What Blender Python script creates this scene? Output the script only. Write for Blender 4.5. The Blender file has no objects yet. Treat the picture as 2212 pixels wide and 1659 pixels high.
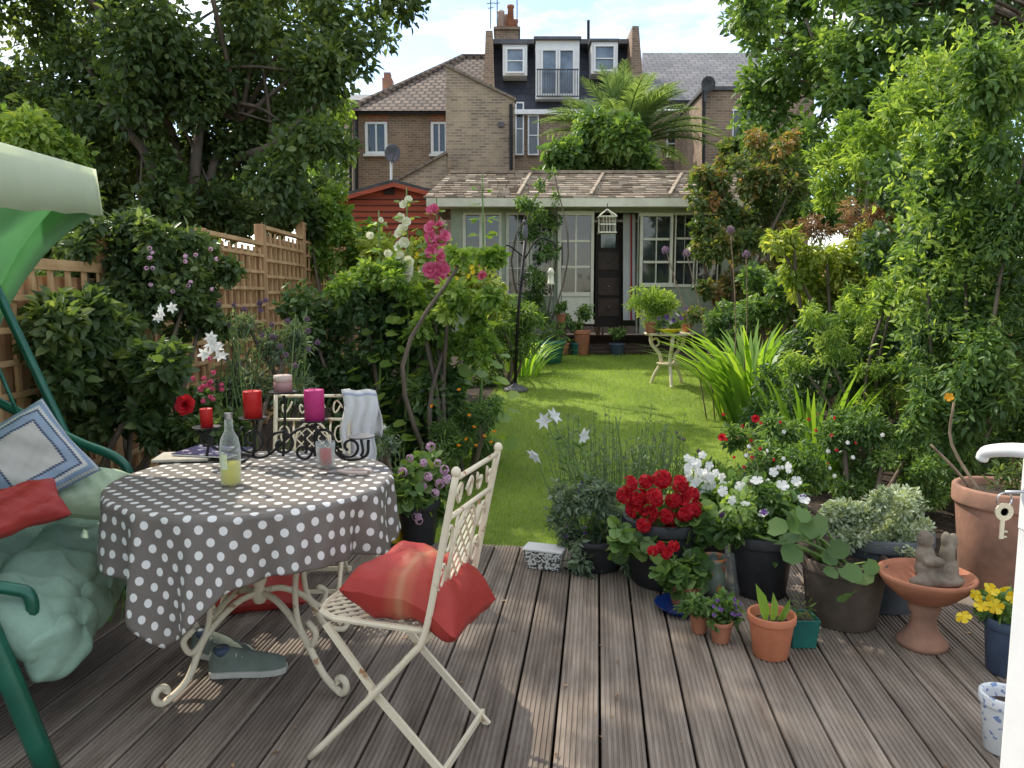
import bpy,bmesh,math,random
import numpy as np
from mathutils import Vector,Matrix,Euler
random.seed(7); rng=np.random.default_rng(7)
SC=bpy.context.scene; COL=SC.collection
F=1640.; TH=math.radians(6.6); CAM=Vector((0,0,1.4)); R=math.radians
def ray(px,py):
    u=(px-1106)/F; v=(829.5-py)/F
    return Vector((u,math.cos(TH)+v*math.sin(TH),-math.sin(TH)+v*math.cos(TH)))
def at(px,py,Y):
    d=ray(px,py); return CAM+d*(Y/d.y)
def onz(px,py,z=0.):
    d=ray(px,py); return CAM+d*((z-1.4)/d.z)
def gz(y): return -.12 if y<4.3 else min(.52,-.12+(y-4.3)*.083)
def ong(px,py):
    d=ray(px,py); t=(1.52+.083*4.3)/(.083*d.y-d.z); p=CAM+d*t
    return p if p.y<12 else onz(px,py,.52)
# ------------------------------------------------------------ object helpers
def tag(o,label,cat=None,group=None,kind=None):
    if label:o['label']=label
    if cat:o['category']=cat
    if group:o['group']=group
    if kind:o['kind']=kind
    return o
def thing(name,label,cat,loc,rz=0,group=None):
    o=bpy.data.objects.new(name,None); COL.objects.link(o); o.location=loc; o.rotation_euler=(0,0,rz); o.empty_display_size=.1
    return tag(o,label,cat,group)
def org(o):
    v=Vector((0,0,0))
    while o: v+=o.location; o=o.parent
    return v
def copy_tree(o,parent=None):
    c=o.copy(); COL.objects.link(c); c.parent=parent
    for ch in o.children: copy_tree(ch,c)
    return c
def sm(pts,k=6):
    P=[Vector(p) for p in pts]; P=[P[0]*2-P[1]]+P+[P[-1]*2-P[-2]]; out=[]
    for i in range(1,len(P)-2):
        a,b,c,d=P[i-1:i+3]
        for j in range(k):
            t=j/k; out.append(.5*((2*b)+(c-a)*t+(2*a-5*b+4*c-d)*t*t+(3*b-a-3*c+d)*t**3))
    out.append(P[-2]); return out
class MB:
    def __init__(s): s.v=[]; s.f=[]
    def add(s,vs,fs):
        o=len(s.v); s.v+=[tuple(v) for v in vs]; s.f+=[tuple(i+o for i in f) for f in fs]; return s
    def box(s,c,d,rz=0):
        ca,sa=math.cos(rz),math.sin(rz); vs=[]
        for z in(-.5,.5):
            for x,y in((-.5,-.5),(.5,-.5),(.5,.5),(-.5,.5)):
                X,Y=x*d[0],y*d[1]; vs.append((c[0]+X*ca-Y*sa,c[1]+X*sa+Y*ca,c[2]+z*d[2]))
        return s.add(vs,[(3,2,1,0),(4,5,6,7),(0,1,5,4),(1,2,6,5),(2,3,7,6),(3,0,4,7)])
    def bar(s,a,b,w,h=None):
        a=Vector(a);b=Vector(b);d=(b-a).normalized();h=h or w
        u=Vector((0,0,1)) if abs(d.z)<.9 else Vector((0,1,0)); x=d.cross(u).normalized(); y=x.cross(d)
        vs=[p+x*i*w/2+y*j*h/2 for p in(a,b) for i,j in((-1,-1),(1,-1),(1,1),(-1,1))]
        return s.add(vs,[(3,2,1,0),(4,5,6,7),(0,1,5,4),(1,2,6,5),(2,3,7,6),(3,0,4,7)])
    def tube(s,pts,r,n=8):
        P=[Vector(p) for p in pts]; m=len(P); rs=r if hasattr(r,'__len__') else [r]*m
        if len(rs)!=m: rs=[rs[0]+(rs[-1]-rs[0])*i/(m-1) for i in range(m)]
        t0=(P[1]-P[0]).normalized(); u=t0.orthogonal().normalized(); vs=[]
        for i in range(m):
            t=(P[min(i+1,m-1)]-P[max(i-1,0)]); t=t.normalized() if t.length>1e-9 else t0
            u=(u-t*u.dot(t)); u=u.normalized() if u.length>1e-6 else t.orthogonal().normalized(); w=t.cross(u)
            for k in range(n):
                a=2*math.pi*k/n; vs.append(P[i]+(u*math.cos(a)+w*math.sin(a))*rs[i])
        fs=[(i*n+k,i*n+(k+1)%n,(i+1)*n+(k+1)%n,(i+1)*n+k) for i in range(m-1) for k in range(n)]
        fs+=[tuple(range(n-1,-1,-1)),tuple((m-1)*n+k for k in range(n))]
        return s.add(vs,fs)
    def lathe(s,prof,c=(0,0,0),n=28,sx=1,sy=1):
        vs=[(c[0]+r*sx*math.cos(2*math.pi*k/n),c[1]+r*sy*math.sin(2*math.pi*k/n),c[2]+z) for r,z in prof for k in range(n)]
        fs=[(i*n+k,i*n+(k+1)%n,(i+1)*n+(k+1)%n,(i+1)*n+k) for i in range(len(prof)-1) for k in range(n)]
        if prof[0][0]>1e-4: fs.append(tuple(range(n-1,-1,-1)))
        if prof[-1][0]>1e-4: fs.append(tuple((len(prof)-1)*n+k for k in range(n)))
        return s.add(vs,fs)
    def ell(s,c,r,n=14,m=9,rot=None):
        vs=[];
        for i in range(m+1):
            th=math.pi*i/m
            for k in range(n):
                a=2*math.pi*k/n; p=Vector((r[0]*math.sin(th)*math.cos(a),r[1]*math.sin(th)*math.sin(a),r[2]*math.cos(th)))
                if rot is not None: p=rot@p
                vs.append(Vector(c)+p)
        return s.add(vs,[(i*n+k,i*n+(k+1)%n,(i+1)*n+(k+1)%n,(i+1)*n+k) for i in range(m) for k in range(n)])
    def prism(s,poly,vec):
        n=len(poly); a=[Vector(p) for p in poly]; b=[p+Vector(vec) for p in a]
        return s.add(a+b,[tuple(range(n-1,-1,-1)),tuple(range(n,2*n))]+[(i,(i+1)%n,n+(i+1)%n,n+i) for i in range(n)])
    def pp(s,pts,Y0,Y1): return s.prism([at(x,y,Y0) for x,y in pts],(0,Y1-Y0,0))
    def pxbox(s,x0,y0,x1,y1,Y0,Y1):
        a=at(x0,y1,Y0);b=at(x1,y0,Y0)
        return s.box(((a.x+b.x)/2,(Y0+Y1)/2,(a.z+b.z)/2),(b.x-a.x,Y1-Y0,b.z-a.z))
    def grid(s,P,close=False):
        m,n=len(P),len(P[0]); 
        return s.add([p for r in P for p in r],[(i*n+j,i*n+(j+1)%n,(i+1)*n+(j+1)%n,(i+1)*n+j) for i in range(m-1) for j in range(n if close else n-1)])
    def build(s,name,m,parent=None,smooth=False,local=False,bev=0,uv=None,tint=None,normals=True):
        me=bpy.data.meshes.new(name); V=np.array(s.v,float)
        if parent is None:
            o0=Vector(((V[:,0].min()+V[:,0].max())/2,(V[:,1].min()+V[:,1].max())/2,V[:,2].min()))
        else: o0=Vector((0,0,0)) if local else org(parent)
        me.from_pydata([tuple(v) for v in (V-np.array(o0))],[],s.f)
        if normals:
            bm=bmesh.new(); bm.from_mesh(me); bmesh.ops.recalc_face_normals(bm,faces=bm.faces); bm.to_mesh(me); bm.free()
        if uv is not None:
            l=me.uv_layers.new(name='UVMap'); vi=np.zeros(len(me.loops),np.int32); me.loops.foreach_get('vertex_index',vi)
            l.data.foreach_set('uv',np.array(uv,np.float32)[vi].ravel())
        if tint is not None:
            a=me.attributes.new('tint','FLOAT','POINT'); a.data.foreach_set('value',np.array(tint,np.float32))
        if smooth: me.polygons.foreach_set('use_smooth',[True]*len(me.polygons))
        if m: me.materials.append(m)
        o=bpy.data.objects.new(name,me); COL.objects.link(o)
        if parent is None: o.location=o0
        else: o.parent=parent
        if bev:
            b=o.modifiers.new('bevel','BEVEL'); b.width=bev; b.segments=2; b.limit_method='ANGLE'
        return o
# ------------------------------------------------------------ materials
def mk(name):
    m=bpy.data.materials.new(name); m.use_nodes=True; return m,m.node_tree,m.node_tree.nodes['Principled BSDF']
def rgb(c): return (c[0],c[1],c[2],1)
def ramp(nt,fac,stops):
    r=nt.nodes.new('ShaderNodeValToRGB'); e=r.color_ramp.elements
    while len(e)<len(stops): e.new(.5)
    for i,(p,c) in enumerate(stops): e[i].position=p; e[i].color=rgb(c)
    nt.links.new(fac,r.inputs[0]); return r.outputs[0]
def noise(nt,scale,stretch=(1,1,1),detail=5,rough=.6,vec=None):
    tc=nt.nodes.new('ShaderNodeTexCoord'); mp=nt.nodes.new('ShaderNodeMapping'); mp.inputs['Scale'].default_value=stretch
    nt.links.new(vec or tc.outputs['Object'],mp.inputs[0]); n=nt.nodes.new('ShaderNodeTexNoise'); n.inputs['Scale'].default_value=scale
    n.inputs['Detail'].default_value=detail; n.inputs['Roughness'].default_value=rough; nt.links.new(mp.outputs[0],n.inputs[0]); return n.outputs[0]
def bump(nt,b,h,st,dist=.01):
    n=nt.nodes.new('ShaderNodeBump'); n.inputs['Strength'].default_value=st; n.inputs['Distance'].default_value=dist
    nt.links.new(h,n.inputs['Height']); nt.links.new(n.outputs[0],b.inputs['Normal'])
def addtrans(nt,b,col,fac):
    t=nt.nodes.new('ShaderNodeBsdfTranslucent'); nt.links.new(col,t.inputs[0]); mx=nt.nodes.new('ShaderNodeMixShader'); mx.inputs[0].default_value=fac
    nt.links.new(b.outputs[0],mx.inputs[1]); nt.links.new(t.outputs[0],mx.inputs[2]); nt.links.new(mx.outputs[0],nt.nodes['Material Output'].inputs[0])
def mat(name,c1,c2=None,scale=9,rough=.6,metal=0,bmp=.15,bs=40,stretch=(1,1,1),lo=.35,hi=.65,spec=.35,trans=0,dist=.006):
    m,nt,b=mk(name); c2=c2 or tuple(x*.75 for x in c1)
    col=ramp(nt,noise(nt,scale,stretch),[(lo,c2),(hi,c1)]); nt.links.new(col,b.inputs['Base Color'])
    b.inputs['Roughness'].default_value=rough; b.inputs['Metallic'].default_value=metal; b.inputs['Specular IOR Level'].default_value=spec
    if bmp: bump(nt,b,noise(nt,bs,stretch),bmp,dist)
    if trans: addtrans(nt,b,col,trans)
    return m
def leafmat(name,c0,c1,c2,trans=.35,rough=.42,ty=(1.55,1.5,.6),spec=.4,g=2.5):
    c0,c1,c2=[tuple(min(.85,x*g) for x in c) for c in(c0,c1,c2)]
    m,nt,b=mk(name); a=nt.nodes.new('ShaderNodeAttribute'); a.attribute_name='tint'
    col=ramp(nt,a.outputs['Fac'],[(0,c0),(.5,c1),(1,c2)]); nt.links.new(col,b.inputs['Base Color'])
    b.inputs['Roughness'].default_value=rough; b.inputs['Specular IOR Level'].default_value=spec
    mu=nt.nodes.new('ShaderNodeMix'); mu.data_type='RGBA'; mu.blend_type='MULTIPLY'; mu.inputs[0].default_value=1
    nt.links.new(col,mu.inputs[6]); mu.inputs[7].default_value=rgb(ty); addtrans(nt,b,mu.outputs[2],trans); return m
def brickmat(name,c1,c2,mortar,bw=.225,bh=.075,ms=.012,slope=1.,rough=.85,bmp=.4,off=.5):
    m,nt,b=mk(name); tc=nt.nodes.new('ShaderNodeTexCoord'); sp=nt.nodes.new('ShaderNodeSeparateXYZ'); nt.links.new(tc.outputs['Object'],sp.inputs[0])
    ad=nt.nodes.new('ShaderNodeMath'); ad.operation='ADD'; nt.links.new(sp.outputs[0],ad.inputs[0]); nt.links.new(sp.outputs[1],ad.inputs[1]) if slope==1. else None
    mz=nt.nodes.new('ShaderNodeMath'); mz.operation='MULTIPLY'; mz.inputs[1].default_value=slope; nt.links.new(sp.outputs[2],mz.inputs[0])
    cb=nt.nodes.new('ShaderNodeCombineXYZ'); nt.links.new(ad.outputs[0],cb.inputs[0]); nt.links.new(mz.outputs[0],cb.inputs[1])
    if slope!=1.: ad.inputs[1].default_value=0
    bt=nt.nodes.new('ShaderNodeTexBrick'); bt.inputs['Scale'].default_value=1; bt.inputs['Brick Width'].default_value=bw; bt.inputs['Row Height'].default_value=bh
    bt.inputs['Mortar Size'].default_value=ms; bt.inputs['Color1'].default_value=rgb(c1); bt.inputs['Color2'].default_value=rgb(c2); bt.inputs['Mortar'].default_value=rgb(mortar); bt.offset=off
    nt.links.new(cb.outputs[0],bt.inputs[0])
    mx=nt.nodes.new('ShaderNodeMix'); mx.data_type='RGBA'; mx.blend_type='MULTIPLY'; mx.inputs[0].default_value=1
    nt.links.new(bt.outputs[0],mx.inputs[6]); nt.links.new(ramp(nt,noise(nt,.9,detail=8),[(.3,(.62,.62,.62)),(.7,(1.25,1.2,1.15))]),mx.inputs[7])
    nt.links.new(mx.outputs[2],b.inputs['Base Color']); b.inputs['Roughness'].default_value=rough
    bump(nt,b,bt.outputs['Fac'],-bmp,.02); return m
M={}
M['leaf_dark']=leafmat('dark_leaf',(.016,.034,.012),(.034,.064,.022),(.080,.12,.045),.38)
M['leaf_tree']=leafmat('tree_leaf',(.021,.036,.013),(.042,.067,.024),(.105,.13,.05),.44,g=2.5)
M['leaf_mid']=leafmat('mid_leaf',(.028,.055,.016),(.06,.105,.03),(.135,.19,.06),.44,g=2.35)
M['leaf_lime']=leafmat('lime_leaf',(.06,.11,.02),(.12,.185,.038),(.24,.29,.08),.48,g=2)
M['leaf_yellow']=leafmat('yellow_green_leaf',(.08,.12,.02),(.16,.20,.04),(.28,.29,.08),.48,g=2)
M['leaf_rust']=leafmat('rust_leaf',(.10,.06,.03),(.20,.12,.06),(.30,.20,.10),.35,ty=(1.3,1.1,.8),g=1.7)
M['leaf_mixed']=leafmat('rose_leaf',(.03,.055,.02),(.075,.105,.03),(.20,.11,.05),.4,g=2.2)
M['leaf_grey']=leafmat('grey_leaf',(.05,.075,.045),(.085,.12,.075),(.17,.21,.14),.35,g=2)
M['leaf_silver']=leafmat('silver_leaf',(.14,.18,.11),(.24,.28,.19),(.36,.40,.30),.3,g=1.6)
M['leaf_palm']=leafmat('palm_leaf',(.045,.075,.03),(.09,.135,.055),(.19,.235,.12),.42,g=2)
M['blade']=leafmat('blade_leaf',(.06,.12,.02),(.11,.20,.03),(.20,.29,.05),.5,g=1.8)
M['blade_dark']=leafmat('dark_blade_leaf',(.03,.07,.02),(.05,.11,.03),(.10,.17,.05),.4,g=2.2)
M['grass']=leafmat('grass_blade',(.07,.115,.018),(.125,.185,.03),(.22,.275,.06),.5,ty=(1.4,1.45,.75),g=2.25)
def petal(n,c0,c1,c2,tr=.35): return leafmat(n,c0,c1,c2,tr,.5,ty=(1.2,1.2,1.2),spec=.2,g=1)
M['red_petal']=petal('red_petal',(.33,.006,.014),(.52,.012,.025),(.70,.035,.045))
M['pink_petal']=petal('pink_petal',(.55,.06,.16),(.68,.12,.24),(.78,.25,.36))
M['palepink_petal']=petal('pale_pink_petal',(.62,.38,.50),(.72,.48,.62),(.82,.68,.76))
M['white_petal']=petal('white_petal',(.74,.74,.69),(.80,.80,.77),(.85,.85,.83))
M['cream_petal']=petal('cream_petal',(.66,.64,.40),(.74,.72,.50),(.82,.80,.64))
M['yellow_petal']=petal('yellow_petal',(.70,.45,.01),(.78,.55,.02),(.85,.66,.06))
M['orange_petal']=petal('orange_petal',(.75,.28,.01),(.80,.36,.02),(.85,.45,.05))
M['purple_petal']=petal('purple_petal',(.10,.04,.16),(.16,.07,.26),(.26,.14,.38))
M['mauve_petal']=petal('mauve_petal',(.22,.15,.22),(.32,.22,.30),(.42,.30,.38))
M['bark']=mat('bark',(.22,.17,.125),(.09,.072,.055),6,.9,bmp=.6,bs=14,stretch=(1,1,.25),dist=.03)
M['stem']=mat('green_stem',(.16,.25,.06),(.10,.16,.05),12,.6)
M['drystem']=mat('dry_stem',(.30,.22,.14),(.17,.12,.075),12,.8)
M['soil']=mat('soil',(.085,.062,.045),(.035,.026,.019),14,.95,bmp=.9,bs=30,dist=.03)
M['terracotta']=mat('terracotta',(.48,.20,.11),(.31,.12,.065),5,.8,bmp=.2,bs=30)
M['terracotta_old']=mat('weathered_terracotta',(.42,.22,.145),(.23,.13,.09),5,.9,bmp=.3,bs=22)
M['plastic_orange']=mat('orange_plastic',(.56,.20,.10),(.44,.145,.07),7,.5,bmp=.06)
M['black_pot']=mat('black_plastic',(.035,.035,.037),(.02,.02,.022),8,.5,bmp=.1)
M['brown_pot']=mat('brown_glaze',(.14,.105,.08),(.07,.055,.042),5,.6,bmp=.3,bs=16)
M['grey_pot']=mat('grey_pot',(.12,.13,.14),(.06,.068,.075),5,.6,bmp=.2)
M['teal_pot']=mat('teal_plastic',(.018,.14,.11),(.012,.09,.075),6,.45,bmp=.06)
M['navy_pot']=mat('dark_blue_pot',(.07,.10,.15),(.04,.06,.10),6,.5,bmp=.08)
M['blue_glaze']=mat('blue_glaze',(.015,.06,.26),(.01,.035,.16),6,.15,bmp=.03,spec=.6)
M['yellow_plastic']=mat('yellow_plastic',(.75,.55,.03),(.62,.42,.02),5,.4,bmp=.03)
M['cream_metal']=mat('chipped_cream_paint',(.70,.615,.45),(.36,.19,.09),16,.5,bmp=.25,bs=50,lo=.32,hi=.39)
M['green_metal']=mat('green_metal',(.014,.13,.08),(.01,.09,.055),7,.3,metal=.2,bmp=.03,spec=.6)
M['black_iron']=mat('black_iron',(.028,.025,.024),(.014,.013,.013),20,.5,metal=.4,bmp=.2)
M['canopy']=mat('green_canopy',(.34,.57,.34),(.28,.49,.28),4,.7,bmp=.15,bs=12,trans=.6)
M['valance']=mat('pale_canopy_trim',(.84,.88,.70),(.78,.83,.64),4,.7,bmp=.1,trans=.5)
M['green_cushion']=mat('sage_cushion',(.24,.36,.275),(.16,.255,.19),5,.75,bmp=.5,bs=8,dist=.025)
M['pale_green']=mat('pale_green_cloth',(.44,.54,.36),(.36,.45,.30),6,.8,bmp=.2)
M['white_paint']=mat('white_paint',(.80,.80,.77),(.72,.72,.70),6,.35,bmp=.03)
M['cream_paint']=mat('cream_woodwork',(.78,.75,.58),(.66,.63,.48),5,.5,bmp=.1)
M['sage_paint']=mat('sage_woodwork',(.40,.44,.31),(.30,.33,.235),5,.55,bmp=.12)
M['glass_dark']=mat('window_glass',(.035,.045,.05),(.015,.02,.02),2.2,.06,bmp=0,spec=.8)
M['glass_sky']=mat('pale_window_glass',(.24,.29,.34),(.10,.12,.14),1.5,.05,bmp=0,spec=.8)
M['dark_wood']=mat('dark_brown_wood',(.06,.034,.022),(.025,.015,.01),4,.5,stretch=(1,1,.2),bmp=.1)
M['fence']=mat('fence_wood',(.56,.34,.165),(.36,.20,.095),4,.8,stretch=(4,4,.35),bmp=.3,bs=18)
M['trellis']=mat('trellis_wood',(.66,.42,.21),(.46,.28,.13),6,.8,bmp=.2)
M['red_shed']=mat('red_stained_boards',(.44,.095,.045),(.30,.062,.03),3,.7,stretch=(.4,.4,5),bmp=.2)
M['felt']=mat('roof_felt',(.09,.09,.09),(.05,.05,.05),8,.9)
M['shingle']=mat('cedar_shingle',(.42,.345,.255),(.21,.165,.12),7,.85,bmp=.4,bs=30)
M['slate']=brickmat('blue_slate',(.035,.042,.062),(.055,.062,.088),(.018,.02,.026),.3,.22,.012,1.02,.55,.3)
M['slate_light']=brickmat('grey_slate',(.16,.16,.17),(.22,.22,.22),(.075,.075,.08),.35,.28,.02,1.9,.6,.5)
M['tile']=brickmat('brown_tile',(.15,.11,.085),(.22,.165,.12),(.045,.034,.028),.28,.33,.05,2.1,.8,.8)
M['brick']=brickmat('london_brick',(.32,.215,.135),(.18,.12,.078),(.33,.27,.21))
M['brick_pale']=brickmat('pale_london_brick',(.44,.33,.205),(.23,.165,.11),(.40,.35,.27))
M['brick_red']=brickmat('red_brick',(.44,.15,.075),(.31,.10,.05),(.3,.26,.2))
M['stone']=mat('weathered_stone',(.28,.235,.175),(.13,.105,.08),12,.95,bmp=.6,bs=35)
M['lead']=mat('lead_grey',(.13,.13,.135),(.08,.08,.085),5,.6)
M['red_wax']=mat('red_wax',(.62,.03,.025),(.52,.02,.02),6,.4,bmp=.04,trans=.25)
M['magenta_wax']=mat('magenta_wax',(.62,.06,.25),(.50,.04,.19),6,.4,bmp=.04,trans=.25)
M['mauve_wax']=mat('mauve_wax',(.36,.20,.19),(.30,.16,.15),6,.45,bmp=.04)
M['cream_wax']=mat('cream_wax',(.66,.52,.45),(.58,.46,.40),6,.45,bmp=.04,trans=.2)
M['red_silk']=mat('red_silk',(.40,.045,.035),(.28,.03,.025),4,.5,bmp=.35,bs=7,dist=.02,spec=.3)
M['paper']=mat('paper',(.74,.72,.68),(.66,.64,.60),6,.7,bmp=.03)
M['linen']=mat('beige_linen',(.50,.46,.38),(.40,.36,.29),20,.9,bmp=.3,bs=60)
M['steel']=mat('steel',(.55,.55,.56),(.42,.42,.43),20,.3,metal=1,bmp=.05)
M['key_brass']=mat('key_metal',(.70,.64,.48),(.58,.52,.38),20,.35,metal=.7,bmp=.05)
M['grey_canvas']=mat('grey_canvas',(.17,.20,.165),(.10,.125,.10),10,.9,bmp=.2,bs=90)
M['rubber']=mat('pale_rubber',(.50,.48,.42),(.40,.38,.33),10,.7)
def glassmat(name,c,haze):
    m,nt,b=mk(name); b.inputs['Roughness'].default_value=.03; b.inputs['Specular IOR Level'].default_value=.9
    nt.links.new(ramp(nt,noise(nt,5),[(0,(.75,.80,.78)),(1,(.85,.88,.86))]),b.inputs['Base Color'])
    tr=nt.nodes.new('ShaderNodeBsdfTransparent'); tr.inputs[0].default_value=rgb(c); lw=nt.nodes.new('ShaderNodeLayerWeight'); lw.inputs[0].default_value=.35
    mr=nt.nodes.new('ShaderNodeMapRange'); mr.inputs['To Min'].default_value=haze; mr.inputs['To Max'].default_value=.6; nt.links.new(lw.outputs['Facing'],mr.inputs[0])
    mx=nt.nodes.new('ShaderNodeMixShader'); nt.links.new(mr.outputs[0],mx.inputs[0]); nt.links.new(tr.outputs[0],mx.inputs[1]); nt.links.new(b.outputs[0],mx.inputs[2]); nt.links.new(mx.outputs[0],nt.nodes['Material Output'].inputs[0]); return m
M['clear']=glassmat('clear_glass',(.97,.98,.97),.05); M['bottle']=glassmat('bottle_glass',(.97,.985,.94),.08); M['cordial']=mat('yellow_cordial',(.80,.77,.24),(.74,.70,.18),4,.3,bmp=0,trans=.65)
def deckmat():
    m,nt,b=mk('weathered_deck'); a=nt.nodes.new('ShaderNodeAttribute'); a.attribute_name='tint'
    tc=nt.nodes.new('ShaderNodeTexCoord'); mp=nt.nodes.new('ShaderNodeMapping'); mp.inputs['Rotation'].default_value=(0,0,R(6.4)); nt.links.new(tc.outputs['Object'],mp.inputs[0])
    n1=noise(nt,5,(3.5,.4,1),7,.62,mp.outputs[0]); n2=noise(nt,1.3,(1,1,1),6,.7,mp.outputs[0])
    c=ramp(nt,n1,[(.3,(.13,.105,.085)),(.52,(.23,.195,.162)),(.74,(.335,.295,.252))])
    mx=nt.nodes.new('ShaderNodeMix'); mx.data_type='RGBA'; mx.blend_type='MULTIPLY'; mx.inputs[0].default_value=1; nt.links.new(c,mx.inputs[6])
    ma=nt.nodes.new('ShaderNodeMath'); ma.operation='ADD'; nt.links.new(a.outputs['Fac'],ma.inputs[0]); nt.links.new(n2,ma.inputs[1])
    nt.links.new(ramp(nt,ma.outputs[0],[(.35,(.62,.59,.57)),(.95,(1.12,1.08,1.03))]),mx.inputs[7]); nt.links.new(mx.outputs[2],b.inputs['Base Color'])
    b.inputs['Roughness'].default_value=.8; b.inputs['Specular IOR Level'].default_value=.25; bump(nt,b,noise(nt,30,(8,.6,1),4,.6,mp.outputs[0]),.3,.004); return m
M['deck']=deckmat()
def dots(name,c,dot,s,r,rough=.45):
    m,nt,b=mk(name); tc=nt.nodes.new('ShaderNodeTexCoord'); res=[]
    for off in(0,.5):
        a=nt.nodes.new('ShaderNodeVectorMath'); a.operation='MULTIPLY_ADD'; a.inputs[1].default_value=(1/s,1/s,0); a.inputs[2].default_value=(off+50,off+50,0); nt.links.new(tc.outputs['UV'],a.inputs[0])
        f=nt.nodes.new('ShaderNodeVectorMath'); f.operation='FRACTION'; nt.links.new(a.outputs[0],f.inputs[0])
        d=nt.nodes.new('ShaderNodeVectorMath'); d.operation='DISTANCE'; d.inputs[1].default_value=(.5,.5,0); nt.links.new(f.outputs[0],d.inputs[0]); res.append(d.outputs['Value'])
    mn=nt.nodes.new('ShaderNodeMath'); mn.operation='MINIMUM'; nt.links.new(res[0],mn.inputs[0]); nt.links.new(res[1],mn.inputs[1])
    nt.links.new(ramp(nt,mn.outputs[0],[(r,dot),(r+.02,c)]),b.inputs['Base Color']); b.inputs['Roughness'].default_value=rough; b.inputs['Specular IOR Level'].default_value=.35
    bump(nt,b,noise(nt,7),.25,.02); return m
M['polka']=dots('polka_dot_oilcloth',(.165,.143,.123),(.72,.71,.67),.078,.168)
def bands(name,cols,axis=0,rough=.8,diamond=False):
    m,nt,b=mk(name); tc=nt.nodes.new('ShaderNodeTexCoord'); sp=nt.nodes.new('ShaderNodeSeparateXYZ'); nt.links.new(tc.outputs['UV'],sp.inputs[0]); v=sp.outputs[axis]
    if diamond:
        o=[]
        for k in(0,1):
            s=nt.nodes.new('ShaderNodeMath'); s.operation='SUBTRACT'; s.inputs[1].default_value=.5; nt.links.new(sp.outputs[k],s.inputs[0])
            a=nt.nodes.new('ShaderNodeMath'); a.operation='ABSOLUTE'; nt.links.new(s.outputs[0],a.inputs[0]); o.append(a.outputs[0])
        ad=nt.nodes.new('ShaderNodeMath'); ad.operation='MAXIMUM'; nt.links.new(o[0],ad.inputs[0]); nt.links.new(o[1],ad.inputs[1])
        sm_=nt.nodes.new('ShaderNodeMath'); sm_.operation='ADD'; nt.links.new(sp.outputs[0],sm_.inputs[0]); nt.links.new(sp.outputs[1],sm_.inputs[1])
        pg=nt.nodes.new('ShaderNodeMath'); pg.operation='PINGPONG'; pg.inputs[1].default_value=.016; nt.links.new(sm_.outputs[0],pg.inputs[0])
        a2=nt.nodes.new('ShaderNodeMath'); a2.operation='ADD'; nt.links.new(ad.outputs[0],a2.inputs[0]); nt.links.new(pg.outputs[0],a2.inputs[1]); v=a2.outputs[0]
    r=nt.nodes.new('ShaderNodeValToRGB'); e=r.color_ramp.elements; r.color_ramp.interpolation='CONSTANT' if name!='red_striped_silk' else 'EASE'
    while len(e)<len(cols): e.new(.5)
    for i,(p,c) in enumerate(cols): e[i].position=p; e[i].color=rgb(c)
    nt.links.new(v,r.inputs[0]); nt.links.new(r.outputs[0],b.inputs['Base Color']); b.inputs['Roughness'].default_value=rough; b.inputs['Specular IOR Level'].default_value=.25
    bump(nt,b,noise(nt,40 if diamond else 9),.3,.006 if diamond else .02); return m
Wc,Nb,Bl=(.54,.52,.47),(.07,.09,.135),(.22,.29,.38)
M['crochet']=bands('blue_patterned_weave',[(0,(.50,.47,.42)),(.26,Nb),(.285,(.26,.32,.40)),(.36,Nb),(.385,Wc),(.42,Bl),(.47,Wc),(.49,Bl)],diamond=True)
M['striped_silk']=bands('red_striped_silk',[(0,(.36,.04,.032)),(.35,(.38,.05,.035)),(.44,(.42,.10,.055)),(.50,(.45,.18,.10)),(.56,(.41,.09,.05)),(.66,(.36,.04,.032))],0,.5)
M['shirt']=bands('white_cloth_blue_print',[(0,(.70,.69,.67)),(.24,(.36,.40,.52)),(.27,(.70,.69,.67)),(.34,(.40,.43,.54)),(.36,(.68,.68,.67)),(.6,(.64,.64,.65)),(.9,(.70,.70,.69))],1,.85)
def spots(name,c,d,scale,th=.5,rough=.3):
    m,nt,b=mk(name); nt.links.new(ramp(nt,noise(nt,scale,detail=2,rough=.3),[(th,c),(th+.02,d)]),b.inputs['Base Color']); b.inputs['Roughness'].default_value=rough; return m
M['scrollware']=spots('black_scroll_print',(.60,.60,.55),(.05,.05,.05),80,.51)
M['delft']=spots('blue_floral_china',(.68,.69,.68),(.20,.27,.45),60,.62,.15)
M['painted_vase']=spots('orange_painted_vase',(.16,.20,.15),(.48,.16,.04),18,.55,.3)
M['cover']=spots('magazine_cover',(.035,.035,.10),(.40,.38,.45),40,.62,.3)
# ------------------------------------------------------------ leaves
def q(v,f): return np.array(v,float),np.array(f)
def folded(w1,y1,w2,y2,tip=-.08,lift=.1): return q([(0,0,0),(w1,y1,lift),(w2,y2,lift*.7),(0,1,tip),(-w2,y2,lift*.7),(-w1,y1,lift)],[(0,1,2,3),(0,3,4,5)])
OV=folded(.27,.28,.22,.68); NAR=folded(.11,.3,.09,.7); MEDL=folded(.19,.3,.15,.7); PET=folded(.22,.3,.42,.78,.02,.04); LILY=folded(.2,.35,.17,.65,-.3,.05)
RND=q([(0,.05,0),(.32,-.05,.06),(.55,.38,.12),(.36,.86,.06),(0,1,-.04),(-.36,.86,.06),(-.55,.38,.12),(-.32,-.05,.06)],[(0,1,2,3),(0,3,4,5),(0,5,6,7)])
def blade(w,droop,n=5):
    v=[];f=[]
    for i in range(n+1):
        t=i/n; ww=w*(1-.15*t)*(1-t**3)+.002; y=t*(1-.25*droop*t); z=-droop*t*t*t*.75
        v+=[(-ww,y,z+.3*ww),(ww,y,z+.3*ww)]
        if i<n: f.append((2*i,2*i+1,2*i+3,2*i+2))
    return q(v,f)
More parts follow.
